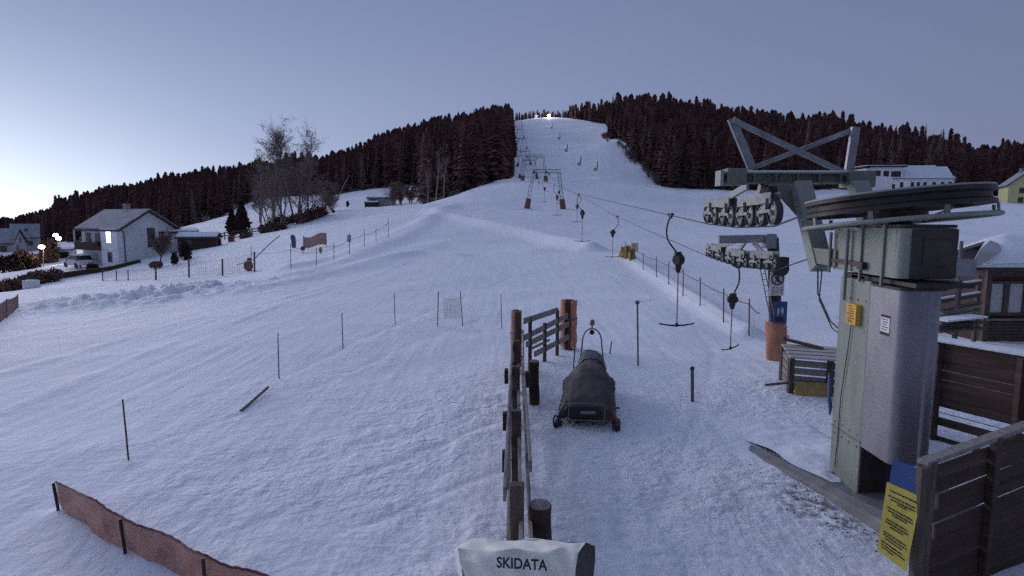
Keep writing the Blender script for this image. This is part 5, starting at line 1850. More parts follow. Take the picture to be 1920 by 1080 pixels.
# orange mat round the foot
tp = thing('foot_mat', 'orange brown padding wrapped round the foot of the signed lift tower', 'padding', TB)
rows = []
hpad = P(1457, 604, 15.5).z - TB.z
for k in range(8):
    z = -.1 + (hpad + .1) * k / 7
    row = []
    for j in range(24):
        a_ = 2 * PI * j / 24
        rr = .255 * (1 + .05 * math.sin(4 * a_ + 1 + k * .3) + .03 * math.sin(k * 1.3)) * (.96 if k == 7 else 1)
        ce = TB.lerp(TT, z / (TT.z - TB.z))
        row.append((ce.x + rr * math.cos(a_), ce.y + rr * .9 * math.sin(a_), TB.z + z + .03 * math.sin(2 * a_)))
    rows.append(row)
m = MB(); m.grid(rows, closed=True); m.f.append(tuple(len(m.v) - 24 + j for j in range(24))); m.build('mat', 'pad', tp, smooth='auto')
m = MB(); m.tube([(TB.x + .265 * math.cos(a_), TB.y + .24 * math.sin(a_), TB.z + hpad * .62) for a_ in [2 * PI * k / 24 for k in range(24)]], .012, 5, closed=True); m.build('strap', 'cable', tp)
# prohibition sign
sc = P(1457, 532, 15.18)
t2 = thing('prohibition_sign', 'white board with a round crossed out walker sign on the lift tower', 'sign', sc - Vector((0, 0, .3)))
m = MB(); m.box(sc, (.36, .03, .60)); m.build('board', 'white', t2, bevel=.008)
rc = sc + Vector((0, -.02, .125))
m = MB(); m.lathe([(.165, -.004), (.165, .004), (.128, .004), (.128, -.004)], rc, (0, 1, 0), 40, closed=True)
m.beam(rc + Vector((-.10, -.006, .10)), rc + Vector((.10, -.006, -.10)), .008, .026, (1, 0, 1)); m.build('ring', 'redp', t2)
m = MB()
m.sphere(rc + Vector((.0, 0, .085)), .022, 8)
m.beam(rc + Vector((0, 0, .06)), rc + Vector((-.01, 0, -.02)), .01, .05, (1, 0, 0))
m.beam(rc + Vector((-.01, 0, -.02)), rc + Vector((.045, 0, -.10)), .01, .026, (1, 0, 0)); m.beam(rc + Vector((-.01, 0, -.02)), rc + Vector((-.06, 0, -.09)), .01, .026, (1, 0, 0))
m.beam(rc + Vector((0, 0, .05)), rc + Vector((.06, 0, .0)), .01, .02, (1, 0, 0)); m.beam(rc + Vector((0, 0, .05)), rc + Vector((-.055, 0, .01)), .01, .02, (1, 0, 0)); m.build('pictogram', 'ink', t2)
m = MB()
for k in range(4):
    for j in range(3):
        m.box(sc + Vector((-.10 + .10 * j + .01 * (k % 2), -.017, -.10 - .045 * k)), (.075 - .015 * ((j + k) % 3), .004, .014))
m.build('lettering', 'poleg', t2)
# blue sign
bc = P(1463, 586, 15.1)
t3 = thing('blue_lift_sign', 'small blue sign with a white lift pictogram low on the lift tower', 'sign', bc - Vector((0, 0, .3)))
m = MB(); m.box(bc, (.32, .03, .56), rz=-.12); m.build('board', 'blue', t3, bevel=.008)
m = MB(); f0 = bc + Vector((0, -.02, .03))
for dx in (-.06, .05):
    m.sphere(f0 + Vector((dx, 0, .07)), .020, 8); m.beam(f0 + Vector((dx, 0, .05)), f0 + Vector((dx, 0, -.03)), .008, .04, (1, 0, 0)); m.beam(f0 + Vector((dx, 0, -.03)), f0 + Vector((dx - .01, 0, -.09)), .008, .024, (1, 0, 0))
m.beam(f0 + Vector((-.10, 0, -.02)), f0 + Vector((.09, 0, -.02)), .008, .016, (1, 0, 0)); m.beam(f0 + Vector((0, 0, -.02)), f0 + Vector((0.02, 0, .13)), .008, .012, (1, 0, 0)); m.build('pictogram', 'white', t3)
m = MB(); m.box(bc + Vector((-.02, -.02, -.17)), (.2, .006, .10), rz=-.12); m.build('plate', 'iron', t3)


# ------------------------------------------------------------------ ropes, portals, T-bars
def gnd(x, y):
    return hz(x, y)


TOW = [100, 150, 205, 270, 345, 430, 520, 600]
rope1 = [(3.95, 7.95, 3.70), (4.0, 9.35, 3.47), (4.0, 10.9, 3.425), (4.0, 12.5, 3.47), (4.0, 25, 4.25), (4.0, 38, 5.05), (4.0, 60, 6.8), (4.0, 82, 8.6)]
rope2 = [(6.05, 7.95, 3.85), (5.94, 13.7, 2.42), (5.93, 16, 2.32), (5.93, 18.4, 2.43), (5.95, 27, 3.05), (5.98, 36, 3.75), (6.0, 60, 6.0), (6.0, 82, 8.2)]
for Yt in TOW:
    z = gnd(5.1, Yt) + (5.35 if Yt < 120 else 5.6)
    rope1.append((4.0, Yt, z)); rope2.append((6.0, Yt, z))


def rope_z(rp, Y):
    for (x0, y0, z0), (x1, y1, z1) in zip(rp[:-1], rp[1:]):
        if y0 <= Y <= y1:
            return z0 + (z1 - z0) * (Y - y0) / (y1 - y0)
    return rp[-1][2]


for rp, lab in ((rope1, 'haul rope of the lift passing the upper row of sheaves'), (rope2, 'haul rope of the lift passing the row of sheaves on the signed tower')):
    m = MB(); m.tube(rp[:8], .0125, 6, False); m.tube(rp[7:], .03, 4, False)
    m.build('haul_rope', 'rope', None, org=rp[1], tagd=(lab, 'rope'))


def portal(Yt, lab, first):
    z0l, z0r = gnd(2.4, Yt), gnd(8.3, Yt)
    zt = rope_z(rope1, Yt) + .35
    t = thing('lift_portal', lab, 'lift tower', (5.2, Yt, gnd(5.2, Yt)), 'portal towers of the drag lift')
    for xb, xt, zb, sgn in ((2.4, 3.45, z0l, 1), (8.3, 7.6, z0r, -1)):
        m = MB()
        b0_, t0_ = Vector((xb, Yt, zb - .3)), Vector((xt, Yt, zt))
        for dx in (-.22, .22):
            for dy in (-.22, .22):
                m.beam(b0_ + Vector((dx * 1.15, dy, 0)), t0_ + Vector((dx, dy, 0)), .07, .07)
        for k in range(8):
            u, v = k / 8, (k + 1) / 8
            a_ = b0_.lerp(t0_, u); c_ = b0_.lerp(t0_, v)
            for dy in (-.22, .22):
                m.beam(a_ + Vector((-.22, dy, 0)), c_ + Vector((.22, dy, 0)), .04, .04)
                m.beam(a_ + Vector((-.22, dy, 0)), a_ + Vector((.22, dy, 0)), .04, .04)
        m.build('leg', 'galva', t)
        m = MB(); q = b0_.lerp(t0_, .30)
        m.tube([b0_, b0_.lerp(t0_, .12), q], [.52, .48, .44], 12); m.build('foot_padding', 'padd', t, smooth='auto')
    m = MB()
    for dz in (0, .55):
        for dy in (-.2, .2):
            m.beam((3.2, Yt + dy, zt + dz), (7.9, Yt + dy, zt + dz), .09, .09)
    for k in range(8):
        x0 = 3.2 + 4.7 * k / 8
        m.beam((x0, Yt, zt), (x0 + 4.7 / 8, Yt, zt + .55), .05, .05); m.beam((x0, Yt, zt), (x0, Yt, zt + .55), .05, .05)
    m.build('cross_beam', 'galva', t)
    for X in (4.0, 6.0):
        m = MB(); z = rope_z(rope1, Yt)
        for k in range(4):
            m.lathe([(0, -.05), (.2, -.05), (.2, .05), (0, .05)], (X, Yt - .75 + .5 * k, z + .2), (1, 0, 0), 12)
        m.beam((X, Yt - .8, z + .25), (X, Yt + .8, z + .25), .08, .16); m.beam((X, Yt, z + .3), (X, Yt, zt), .12, .12)
        m.box((X - .5, Yt - .2, zt + .1), (.3, .3, .3))
        m.build('sheave_battery', 'iron', t)


PLAB = ['nearest lattice portal tower of the lift with brown padded feet',
        'second lattice portal tower, close behind the nearest one',
        'third portal tower up the slope along the left wood edge',
        'fourth portal tower up the slope along the left wood edge',
        'fifth portal tower up the slope along the left wood edge',
        'sixth portal tower, high on the slope',
        'seventh portal tower, just below the crest', 'last portal tower on the crest of the slope']
for k, Yt in enumerate(TOW):
    portal(Yt, PLAB[k], k == 0)

# T-bar hanger prototype: origin at rope grip, hangs down; arm bows to -x
HANG_H = 2.82


def make_tbar(label):
    t = thing('t_bar_hanger', label, 'T-bar', (0, 0, 0), 'T-bar hangers on the lift ropes')
    m = MB(); m.box((0, 0, 0), (.05, .26, .08)); m.box((0, 0, -.05), (.06, .12, .06)); m.cyl((0, -.16, .02), (0, -.1, .02), .04, n=8); m.cyl((0, .1, .02), (0, .16, .02), .04, n=8); m.build('grip', 'iron', t)
    pts = [(0, 0, -.05), (-.05, 0, -.14), (-.085, 0, -.30), (-.09, 0, -.45), (-.06, 0, -.60), (.01, 0, -.72), (.10, 0, -.83), (.17, 0, -.92), (.21, 0, -.98)]
    m = MB(); m.tube([Vector(p_) for p_ in pts], .021, 8); m.build('spring_arm', 'iron', t, smooth=True)
    m = MB(); m.lathe([(0, -.10), (.12, -.10), (.145, -.07), (.145, .07), (.12, .10), (0, .10)], (.24, 0, -1.12), (1, .6, 0), 20)
    m.box((.22, 0, -.97), (.16, .12, .10)); m.lathe([(.085, 0), (.08, -.1), (.05, -.22), (.03, -.24), (0, -.24)], (.24, 0, -1.22), (0, 0, 1), 12); m.build('spring_box', 'iron', t, smooth='auto')
    m = MB(); m.cyl((.24, 0, -1.4), (.245, 0, -2.80), .013, n=6); m.build('rod', 'pole', t)
    m = MB()
    bp_ = []
    for k in range(15):
        s = -1 + 2 * k / 14
        bp_.append((.245 + .46 * s, 0, -2.82 + .055 * abs(s) ** 2.2))
    m.tube(bp_, [.018 + .006 * (1 - abs(-1 + 2 * k / 14)) for k in range(15)], 8); m.box((.245, 0, -2.80), (.06, .05, .10)); m.build('crossbar', 'iron', t, smooth=True)
    return t


tb = make_tbar('nearest T-bar hanger, hanging from the upper rope over the queue area')
tb.location = (4.0, 15.5, rope_z(rope1, 15.5)); tb.rotation_euler = (0, 0, .05)
NL = {(0, 37): 'T-bar hanger with looped arm above the middle of the track', (0, 58): 'T-bar hanger just in front of the nearest portal', (0, 80): 'T-bar hanger under the beam of the nearest portal',
      (1, 15.95): 'T-bar hanger with sideways turned bar beside the signed lift tower', (1, 35): 'T-bar hanger left of the upper end of the right safety net', (1, 54.5): 'T-bar hanger crossing behind the one with the looped arm', (1, 76): 'T-bar hanger right under the nearest portal beam'}
dup(tb, (5.93, 15.95, rope_z(rope2, 15.95) + .02), PI + .75, label=NL[(1, 15.95)], sc=(1, 1, .77))
dup(tb, (4.0, 37, rope_z(rope1, 37)), .1, label=NL[(0, 37)])
dup(tb, (4.0, 58, rope_z(rope1, 58)), .0, label=NL[(0, 58)])
dup(tb, (4.0, 80, rope_z(rope1, 80)), .3, label=NL[(0, 80)])
dup(tb, (5.98, 35, rope_z(rope2, 35)), PI + .3, label=NL[(1, 35)], sc=(1, 1, .82))
dup(tb, (6.0, 54.5, rope_z(rope2, 54.5)), PI, label=NL[(1, 54.5)], sc=(1, 1, .8))
dup(tb, (6.0, 76, rope_z(rope2, 76)), PI + .4, label=NL[(1, 76)], sc=(1, 1, .8))
# far ones: one mesh each
m = MB()
m.tube([(0, 0, 0), (-.09, 0, -.4), (.2, 0, -1.0)], .03, 4); m.box((.24, 0, -1.15), (.18, .18, .3)); m.tube([(.24, 0, -1.3), (.24, 0, -2.8)], .016, 4); m.tube([(-.22, 0, -2.8), (.7, 0, -2.8)], .022, 4)
fm = bpy.data.meshes.new('t_bar_hanger'); fm.from_pydata(m.v, [], m.f); fm.update(); fm.materials.append(M['hang'])
Y = 97.0
while Y < 590:
    for X, rp in ((4.0, rope1), (6.0, rope2)):
        o = bpy.data.objects.new('t_bar_hanger', fm); COL.objects.link(o)
        yy = Y + (5 if X > 5 else 0)
        o.location = (X, yy, rope_z(rp, yy)); o.rotation_euler = (0, 0, PI if X > 5 else 0)
        tag(o, 'tiny T-bar hanger on the ropes above the nearest portal', 'T-bar', 'far T-bar hangers up the slope')
    Y += 27.0

# ------------------------------------------------------------------ snow lances on the slope
for k, (px, pb, pt, lab) in enumerate([(1120, 322, 303, 'snow lance with mat standing lowest and farthest right on the slope'), (1089, 312, 293, 'snow lance second from below on the slope'),
                                       (1064, 285, 269, 'middle snow lance on the upper slope'), (1050, 262, 248, 'snow lance below the topmost one'), (1036, 242, 231, 'topmost snow lance near the floodlight')]):
    g_ = G(px, pb); tp = P(px, pt, g_.y)
    h_ = tp.z - g_.z
    t = thing('snow_lance', lab, 'snow lance', g_, 'snow lances on the slope')
    m = MB(); m.tube([g_ - Vector((0, 0, .5)), g_.lerp(tp, .6), tp], [.10, .09, .07], 6); m.build('pole', 'iron', t)
    m = MB(); m.tube([g_.lerp(tp, .35), g_.lerp(tp, .98)], [.2, .17], 8); m.build('head', 'iron', t)
    m = MB(); m.box(g_ + Vector((-.85, 0, h_ * .2)), (1.0, .5, h_ * .34)); m.box(g_ + Vector((-.3, 0, h_ * .3)), (.9, .25, .2)); m.build('crash_mat', 'meshc', t, bevel=.1)

# ------------------------------------------------------------------ wooden box left of the column
bx = thing('wooden_crate', 'weathered slatted wooden crate with plank lid left of the drive column', 'crate', (5.9, 12.2, -.0))
c0_ = P(1481, 728, 12.2); c1_ = P(1562, 755, 11.2)
A1 = Vector((c0_.x, 12.2, 0)); zt0 = P(1480, 672, 12.2).z
ex = Vector((1.30, -.35, 0)).normalized(); ey = Vector((.35, 1.3, 0)).normalized()
for k in range(4):
    z = .12 + k * (zt0 - .1) / 4 + .03
    m = MB(); m.beam(A1 + ex * .0 + Vector((0, 0, z + .02)), A1 + ex * 1.35 + Vector((0, 0, z - .02)), .03, .13); m.build('slat', 'woodg', bx)
    m = MB(); m.beam(A1 + Vector((0, 0, z + .02)), A1 + ey * 1.0 + Vector((0, 0, z)), .03, .13); m.build('slat', 'woodg', bx)
for q in (A1, A1 + ex * .72 - ey * .04, A1 + ex * 1.35, A1 + ey * 1.0):
    m = MB(); m.box(q + Vector((0, 0, zt0 / 2 - .05)), (.10, .10, zt0 + .2)); m.build('post', 'wood', bx)
m = MB()
for k in range(4):
    o_ = ey * (.28 * k - .08)
    m.beam(A1 + o_ - ex * .06 + Vector((0, 0, zt0 + .06 + .015 * k)), A1 + o_ + ex * 1.45 + Vector((0, 0, zt0 + .04 + .015 * k)), .26, .035)
m.build('lid', 'woodl', bx)
m = MB(); m.beam(A1 + ey * .95 + Vector((0, 0, zt0 + .22)), A1 + ey * .6 + ex * .7 + Vector((0, 0, zt0 + .12)), .12, .05); m.build('loose_plank', 'wood', bx)
m = MB(); m.box(A1 + ex * .40 - ey * .10 + Vector((0, 0, .13)), (.66, .07, .34), rot=Matrix.Rotation(math.atan2(ex.y, ex.x), 3, 'Z') @ Matrix.Rotation(-.15, 3, 'X')); m.build('foam_mat', 'straw', None, bevel=.02, org=A1, tagd=('yellow foam mat leaning on the front of the wooden crate', 'foam mat'))
a, b_ = P(1435, 722, 12.1), P(1483, 717, 12.0)
m = MB(); m.tube([a, b_], .03, 6); m.build('stick', 'pole', None, org=a, tagd=('dark wooden bar sticking out left of the wooden crate', 'bar'))
# blue bundle hanging beside the column
m = MB(); q0 = P(1555, 700, 8.3)
m.tube([q0, P(1556, 722, 8.32), P(1555, 745, 8.3), P(1557, 762, 8.28), P(1556, 778, 8.3)], [.012, .03, .022, .03, .01], 8); m.build('blue_tarp_bundle', 'bluep', None, True, org=q0, tagd=('blue rolled tarp hanging on the left of the green column', 'tarp'))
# ------------------------------------------------------------------ notice board and near fence, lower right
nf = thing('board_fence', 'dark board fence with grey posts in the lower right corner', 'fence', P(1740, 1080, 5.5))
fa, fb = P(1737, 866, 5.45), P(1925, 797, 6.05)
fd = (fb - fa); fd.z = 0; Lf = fd.length; fd.normalize()
topz = fa.z
fend = fa + fd * 2.6
tz = lambda s: fa.z + (fb.z - fa.z) * s / Lf
m = MB(); m.beam(fa + Vector((0, 0, .0)) - fd * .05, Vector((fend.x, fend.y, tz(2.6))), .11, .045); m.build('handrail', 'woodg', nf, bevel=.006)
for k in range(11):
    z = tz(0) - .15 - k * .15
    st_ = (.05, .02, .26, .04, .24, .20, .03, .04, .02, .05, .03)[k]
    m = MB(); m.beam(Vector((fa.x, fa.y, 0)) + fd * st_ + Vector((0, .03, z)), Vector((fend.x, fend.y, 0)) + Vector((0, .03, z + (tz(2.6) - tz(0)) * .85)), .025, .138 if k % 3 else .125); m.build('board', 'woodd', nf, bevel=.004)
for q_ in (.04, 1.02, 2.1):
    q = fa + fd * q_
    m = MB(); m.box(Vector((q.x, q.y - .025, tz(q_) - .80)), (.09, .07, 1.62), rz=math.atan2(fd.y, fd.x)); m.build('post', 'wood' if q_ < .1 else 'woodd', nf, bevel=.006)
# yellow notice
nt_ = thing('notice_board', 'yellow notice with dark lines of text under a blue panel on the fence end', 'notice board', P(1670, 1075, 5.3))
Y1, Y2 = 5.36, 5.14
tl, tr_, br, bl = P(1664, 903, Y1), P(1728, 931, Y2), P(1699, 1072, Y2), P(1645, 1030, Y1)
ztl, zbl = tl.z, bl.z
# true vertical panel: left edge at mean x, right edge at mean x
xl = (tl.x + bl.x) / 2; xr = (tr_.x + br.x) / 2
L0, R0 = Vector((tl.x, Y1, 0)), Vector((tr_.x, Y2, 0))
pd = (R0 - L0).normalized(); pn = Vector((pd.y, -pd.x, 0))
wd = (R0 - L0).length


pn = (tr_ - tl).cross(bl - tl).normalized()
if pn.y > 0:
    pn = -pn
wd = (tr_ - tl).length


def NP(u, z, off=0):
    v = (z - zB) / (zT - zB)
    a_ = bl.lerp(tl, v) if 0 <= v <= 1 else bl + (tl - bl) * v
    b_ = br.lerp(tr_, v) if 0 <= v <= 1 else br + (tr_ - br) * v
    return a_ + (b_ - a_) * u + pn * off


zT, zB = 1.0, 0.0


def panel(mb, u0, u1, z0, z1, o0, o1):
    mb.add([NP(u0, z0, o0), NP(u1, z0, o0), NP(u1, z1, o0), NP(u0, z1, o0), NP(u0, z0, o1), NP(u1, z0, o1), NP(u1, z1, o1), NP(u0, z1, o1)],
           [(0, 1, 2, 3), (4, 5, 6, 7), (0, 1, 5, 4), (1, 2, 6, 5), (2, 3, 7, 6), (3, 0, 4, 7)])


m = MB(); panel(m, 0, 1, zB, zT, 0, .012); yb_ = m.build('board', 'yellow', nt_)
rs = random.Random(21)
H_ = zT - zB
for para in ([(.905, .12, .92)], [(.83, .10, .90), (.79, .18, .92), (.76, .4, .7)], [(.665, .12, .9), (.625, .15, .92), (.59, .3, .75)], [(.50, .15, .8), (.46, .12, .86), (.42, .3, .7)],
             [(.31, .12, .85), (.27, .12, .9), (.23, .2, .75)], [(.17, .1, .8), (.13, .12, .9), (.09, .12, .55)]):
    m = MB()
    for (zz, a0, a1) in para:
        u = a0
        while u < a1:
            w_ = rs.uniform(.05, .14)
            panel(m, u, min(u + w_, a1), zB + H_ * (zz - .009), zB + H_ * (zz + .009), .0125, .0145)
            u += w_ + .022
    m.build('lettering', 'ink', yb_)
m = MB(); panel(m, .06, 1.06, 1.006, 1.33, -.006, .006); m.build('blue_panel', 'blue', nt_)
m = MB(); q = NP(1.08, .5, -.05)
m.box((q.x, q.y, q.z - .05), (.08, .08, 1.35)); m.build('post', 'wood', nt_, bevel=.006)

# ------------------------------------------------------------------ plank wall behind the drive station
w0, w1 = Vector((7.35, 12.4, 0)), Vector((9.2, 8.7, 0))
wl = thing('plank_wall', 'dark plank wall with snowy top edge and open lower rails right of the drive column', 'wall', (8.2, 10.6, -.5))
wl['kind'] = 'thing'
wd_ = (w1 - w0).normalized()
wz = 1.30
for k in range(7):
    z = wz - .09 - k * .172
    m = MB(); m.beam(w0 + Vector((0, 0, z)), w1 + Vector((0, 0, z)), .03, .168 if k != 3 else .16); m.build('plank', 'woodd', wl, bevel=.004)
m = MB(); m.beam(w0 + Vector((0, 0, -.19)), w1 + Vector((0, 0, -.19)), .035, .15); m.build('lower_rail', 'woodd', wl)
m = MB(); m.tube([w0 + Vector((0, 0, -.02)), w1 + Vector((0, 0, -.02))], .008, 5); m.build('wire', 'iron', wl)
m = MB(); m.beam(w0 + Vector((0, 0, -.66)), w1 + Vector((0, 0, -.66)), .035, .36); m.build('bottom_plank', 'woodd', wl)
Lw = (w1 - w0).length
for s in (.05, 1.42, 2.72, 3.95):
    q = w0 + wd_ * s + Vector((-.05, 0, 0))
    m = MB(); m.box(q + Vector((0, 0, .25)), (.10, .12, 2.05)); m.build('post', 'woodd', wl)
m = MB(); m.beam(w0 + Vector((.06, 0, wz + .04)), w1 + Vector((.06, 0, wz + .04)), .30, .07); m.build('snow_cap', 'cap', wl, bevel=.02)

# ------------------------------------------------------------------ ticket hut
hx, hyy = P(1843, 600, 18.3).x, 18.3
hzb = hz(hx + 1, hyy + 1) - .05
ht = thing('ticket_hut', 'brown timber hut with two pale windows and thick snow on its roof', 'hut', (hx + 2.0, hyy + 1.6, hzb))
eave = P(1850, 503, 18.3).z
m = MB(); m.box((hx + 2.3, hyy + 1.6, (hzb + eave) / 2 + .02), (4.6, 3.0, eave - hzb + .1)); m.build('wall', 'woodd', ht)
for k in range(9):
    pass
m = MB()
for k in range(10):
    z = hzb + .1 + k * .1
    if z < P(1850, 606, 18.3).z:
        m.box((hx + 2.3, hyy + .09, z), (4.6, .02, .085))
m.build('cladding', 'wood', ht)
m = MB(); m.box((hx + .08, hyy + .05, (hzb + eave) / 2), (.16, .16, eave - hzb)); m.box((hx + 2.3, hyy + .06, eave - .12), (4.6, .1, .26)); m.build('frame', 'wood', ht)
m = MB(); m.box((hx + 2.3, hyy + .02, P(1850, 600, 18.2).z), (4.5, .22, .05)); m.build('sill', 'woodg', ht)
zt_, zb_ = P(1850, 533, 18.2).z, P(1850, 588, 18.2).z
for (pa, pb) in ((1855, 1881), (1891, 1918), (1929, 1956)):
    xa, xb = P(pa, 560, 18.35).x, P(pb, 560, 18.35).x
    m = MB()
    for (c_, s_) in [(((xa + xb) / 2, hyy + .06, zt_ + .04), (xb - xa + .16, .08, .08)), (((xa + xb) / 2, hyy + .06, zb_ - .04), (xb - xa + .16, .08, .08)), ((xa - .04, hyy + .06, (zt_ + zb_) / 2), (.08, .08, zt_ - zb_)), ((xb + .04, hyy + .06, (zt_ + zb_) / 2), (.08, .08, zt_ - zb_))]:
        m.box(c_, s_)
    w_ = m.build('window', 'wood', ht)
    m = MB(); m.box(((xa + xb) / 2, hyy + .085, (zt_ + zb_) / 2), (xb - xa, .02, zt_ - zb_)); m.build('pane', 'pane', w_)
rx0, rx1 = P(1815, 503, 17.9).x, hx + 5.2
rz1 = P(1855, 446, 20.2).z
m = MB(); m.prism([(rx0, 17.85, eave - .03), (rx0 + 2.3, 20.3, rz1 - .2), (rx0 + 2.3, 22.7, eave - .03), (rx0 + 2.3, 22.7, eave + .06), (rx0 + 2.3, 20.3, rz1 - .1), (rx0, 17.85, eave + .06)], (rx1 - rx0, 0, 0)); rf_ = m.build('roof', 'roofd', ht)
rows = []
for i in range(13):
    s = i / 12
    row = []
    for j in range(25):
        u = j / 24
        hip = 2.3 * min(1, s * 2)
        x = rx0 + hip + (rx1 - rx0 - hip) * u
        y = 17.80 + 4.9 * s
        z = eave + .075 + (rz1 - eave - .17) * (1 - abs(2 * s - 1)) + .26 * min(1, 5 * u + .25) * min(1, 6 * s + .35) * min(1, 6 * (1 - s) + .3) + .03 * math.sin(6 * u + 5 * s)
        row.append((x, y, z))
    rows.append(row)
m = MB(); m.grid(rows)
m.grid([[(q[0], q[1] + .03, q[2]) for q in rows[0]], [(q[0], q[1] + .03, eave + .065) for q in rows[0]]])
m.grid([[r_[0] for r_ in rows], [(r_[0][0] - .0, r_[0][1], eave + .065 + (rz1 - eave - .17) * (1 - abs(2 * i / 12 - 1))) for i, r_ in enumerate(rows)]])
m.build('snow_cover', 'cap', rf_, smooth=True)
rp4 = []
for (px, py) in ((1822, 495), (1838, 468), (1856, 452), (1872, 458), (1876, 468), (1848, 492), (1832, 500)):
    d_ = Vector(ray(px, py)); n_v = Vector((0, -(rz1 - eave - .17) * 2, 4.9)).normalized(); p0_ = Vector((rx0, 17.8, eave + .075 + .27))
    tt_ = (p0_ - Vector((0, 0, HC))).dot(n_v) / d_.dot(n_v)
    rp4.append(Vector((0, 0, HC)) + d_ * tt_)
m = MB(); m.prism(rp4, (0, -.02, .03)); m.build('grey_patch', 'roofs', rf_)  # grey patch laid over the snow on the front slope
# railing and snowed planks between column and hut
pr = thing('porch_railing', 'wooden porch railing with snow on its rails left of the hut', 'railing', P(1800, 620, 17.5))
ra, rb_ = P(1762, 545, 17.2), P(1838, 530, 18.0)
for dz in (0, -.36, -.78):
    m = MB(); m.beam(ra + Vector((-.3, 0, dz)), rb_ + Vector((0, 0, dz)), .06, .11); r_ = m.build('rail', 'wood', pr)
    m = MB(); m.beam(ra + Vector((-.3, 0, dz + .08)), rb_ + Vector((0, 0, dz + .08)), .07, .05); m.build('snow_line', 'cap', r_)
for s in (0, .5, 1):
    q = ra.lerp(rb_, s); zg = hz(q.x, q.y)
    m = MB(); m.box(Vector((q.x, q.y + .06, (q.z + zg) / 2 + .05)), (.1, .1, q.z - zg + .3)); m.build('post', 'wood', pr)
pw = thing('plank_pile', 'pile of dark planks dusted with snow below the porch railing', 'plank pile', P(1800, 630, 16.5))
rs = random.Random(8)
for k in range(9):
    a = P(1758, 618 - k * 5, 16.3 + .12 * k); b_ = P(1838, 612 - k * 6, 16.9 + .12 * k)
    m = MB(); m.beam(a + Vector((rs.uniform(-.1, .2), 0, -.05)), b_ + Vector((rs.uniform(-.3, .1), 0, -.05)), .2, .06); m.build('plank', rs.choice(('wood', 'woodg', 'woodd')), pw)
m = MB(); m.beam(P(1760, 600, 16.4), P(1836, 592, 16.9), .5, .05); m.build('snow_cover', 'cap', pw, bevel=.02)
q = P(1803, 452, 17); q2 = P(1803, 640, 17)
m = MB(); m.cyl(Vector((q.x, 17, hz(q.x, 17) - .2)), q, .045, n=8); m.build('stake', 'poleg', None, org=Vector((q.x, 17, hz(q.x, 17))), tagd=('thin grey stake standing between the drive housing and the hut roof', 'stake'))

# ------------------------------------------------------------------ light
W_ = bpy.data.worlds.new('World'); S.world = W_; W_.use_nodes = True
nt = W_.node_tree
bg = nt.nodes['Background']
SUN_AZ, SUN_EL = -47.0, 1.2
sky = nt.nodes.new('ShaderNodeTexSky'); sky.sky_type = 'NISHITA'; sky.sun_disc = False
sky.sun_elevation = R(SUN_EL); sky.sun_rotation = R(SUN_AZ); sky.altitude = 900; sky.air_density = 1.0; sky.dust_density = .3; sky.ozone_density = 3.0
tc = nt.nodes.new('ShaderNodeTexCoord')


def wm(op, a, b_=None, clamp=False):
    n = nt.nodes.new('ShaderNodeMath'); n.operation = op; n.use_clamp = clamp
    for k, v in enumerate((a, b_)):
        if v is None:
            continue
        if isinstance(v, (int, float)):
            n.inputs[k].default_value = v
        else:
            nt.links.new(v, n.inputs[k])
    return n.outputs[0]


nrm = nt.nodes.new('ShaderNodeVectorMath'); nrm.operation = 'NORMALIZE'
nt.links.new(tc.outputs['Generated'], nrm.inputs[0])
sep = nt.nodes.new('ShaderNodeSeparateXYZ'); nt.links.new(nrm.outputs[0], sep.inputs[0])
gdv = Vector((math.sin(R(SUN_AZ)) * math.cos(R(1)), math.cos(R(SUN_AZ)) * math.cos(R(1)), math.sin(R(1))))
dot = nt.nodes.new('ShaderNodeVectorMath'); dot.operation = 'DOT_PRODUCT'; nt.links.new(nrm.outputs[0], dot.inputs[0]); dot.inputs[1].default_value = gdv
zpos = wm('MAXIMUM', sep.outputs['Z'], 0.0)
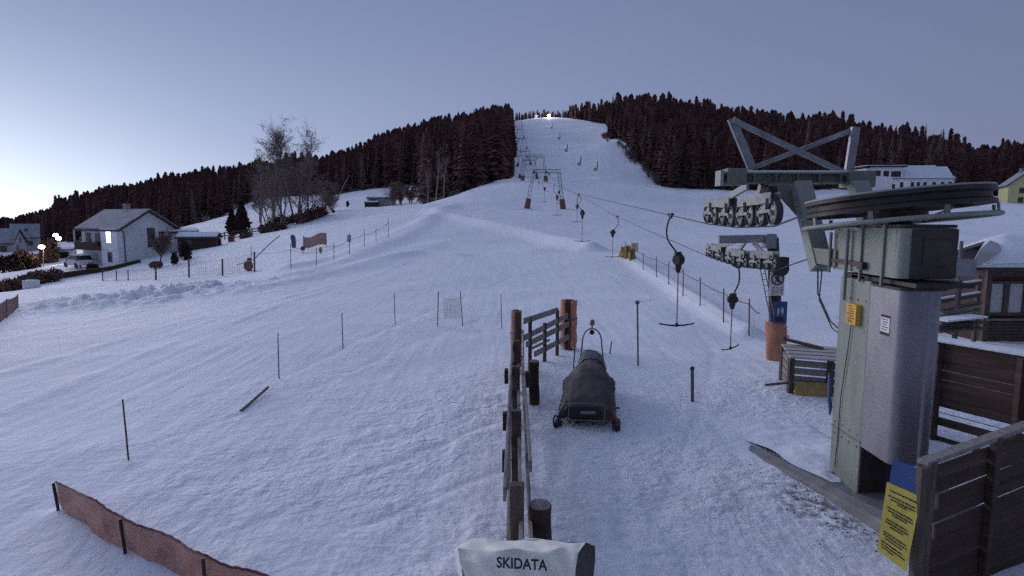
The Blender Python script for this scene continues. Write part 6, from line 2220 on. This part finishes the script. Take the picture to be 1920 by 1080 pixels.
# twilight arch: strong near the sunrise point, fading along the horizon and with height
f1 = wm('POWER', wm('MAXIMUM', wm('MULTIPLY', wm('ADD', dot.outputs['Value'], .15), 1 / 1.15), 0.0), 5.0)
f2 = wm('POWER', wm('SUBTRACT', 1.0, zpos, True), 6.6)
f3 = wm('POWER', wm('MAXIMUM', dot.outputs['Value'], 0.0), 26.0)
ramp = nt.nodes.new('ShaderNodeValToRGB')
els = ramp.color_ramp.elements
els[0].position = 0.0; els[0].color = (.250, .275, .425, 1)
els[1].position = 1.0; els[1].color = (.31, .38, .61, 1)
for ps, cl in ((.18, (.215, .258, .415)), (.34, (.178, .218, .372)), (.60, (.26, .32, .53))):
    e = els.new(ps); e.color = (*cl, 1)
nt.links.new(zpos, ramp.inputs['Fac'])
# the sky opposite the dawn stays dim
anti = wm('ADD', wm('MULTIPLY', dot.outputs['Value'], .38), .80)


def wmix(kind, a, b_, fac=1.0):
    n = nt.nodes.new('ShaderNodeMix'); n.data_type = 'RGBA'; n.blend_type = kind
    if isinstance(fac, (int, float)):
        n.inputs[0].default_value = fac
    else:
        nt.links.new(fac, n.inputs[0])
    for k, v in ((6, a), (7, b_)):
        if isinstance(v, tuple):
            n.inputs[k].default_value = v
        else:
            nt.links.new(v, n.inputs[k])
    return n.outputs[2]


vm = nt.nodes.new('ShaderNodeVectorMath'); vm.operation = 'SCALE'
nt.links.new(ramp.outputs['Color'], vm.inputs[0]); nt.links.new(anti, vm.inputs['Scale'])
c1 = wmix('ADD', vm.outputs[0], (.36, .44, .52, 1), wm('MULTIPLY', f1, f2))
c2 = wmix('ADD', c1, (.62, .66, .62, 1), wm('MULTIPLY', f3, f2))
nish = wmix('MULTIPLY', sky.outputs['Color'], (.008, .010, .014, 1))
c3 = wmix('ADD', c2, nish)
nt.links.new(c3, bg.inputs['Color'])
bg.inputs['Strength'].default_value = 1.0
sl = bpy.data.lights.new('sun', 'SUN'); sl.energy = 1.42; sl.angle = R(36); sl.color = (.98, .92, 1.0)
so = bpy.data.objects.new('sun', sl); COL.objects.link(so)
dirv = -Vector((math.sin(R(SUN_AZ)) * math.cos(R(14)), math.cos(R(SUN_AZ)) * math.cos(R(14)), math.sin(R(14))))
so.rotation_euler = dirv.to_track_quat('-Z', 'Y').to_euler()

S.view_settings.view_transform = 'Standard'
S.view_settings.look = 'None'
S.view_settings.exposure = 0.0
S.view_settings.gamma = 1.0
S.cycles.use_denoising = False
S.cycles.use_adaptive_sampling = True
S.cycles.adaptive_threshold = .05
S.cycles.adaptive_min_samples = 24
S.cycles.max_bounces = 5
S.cycles.diffuse_bounces = 2
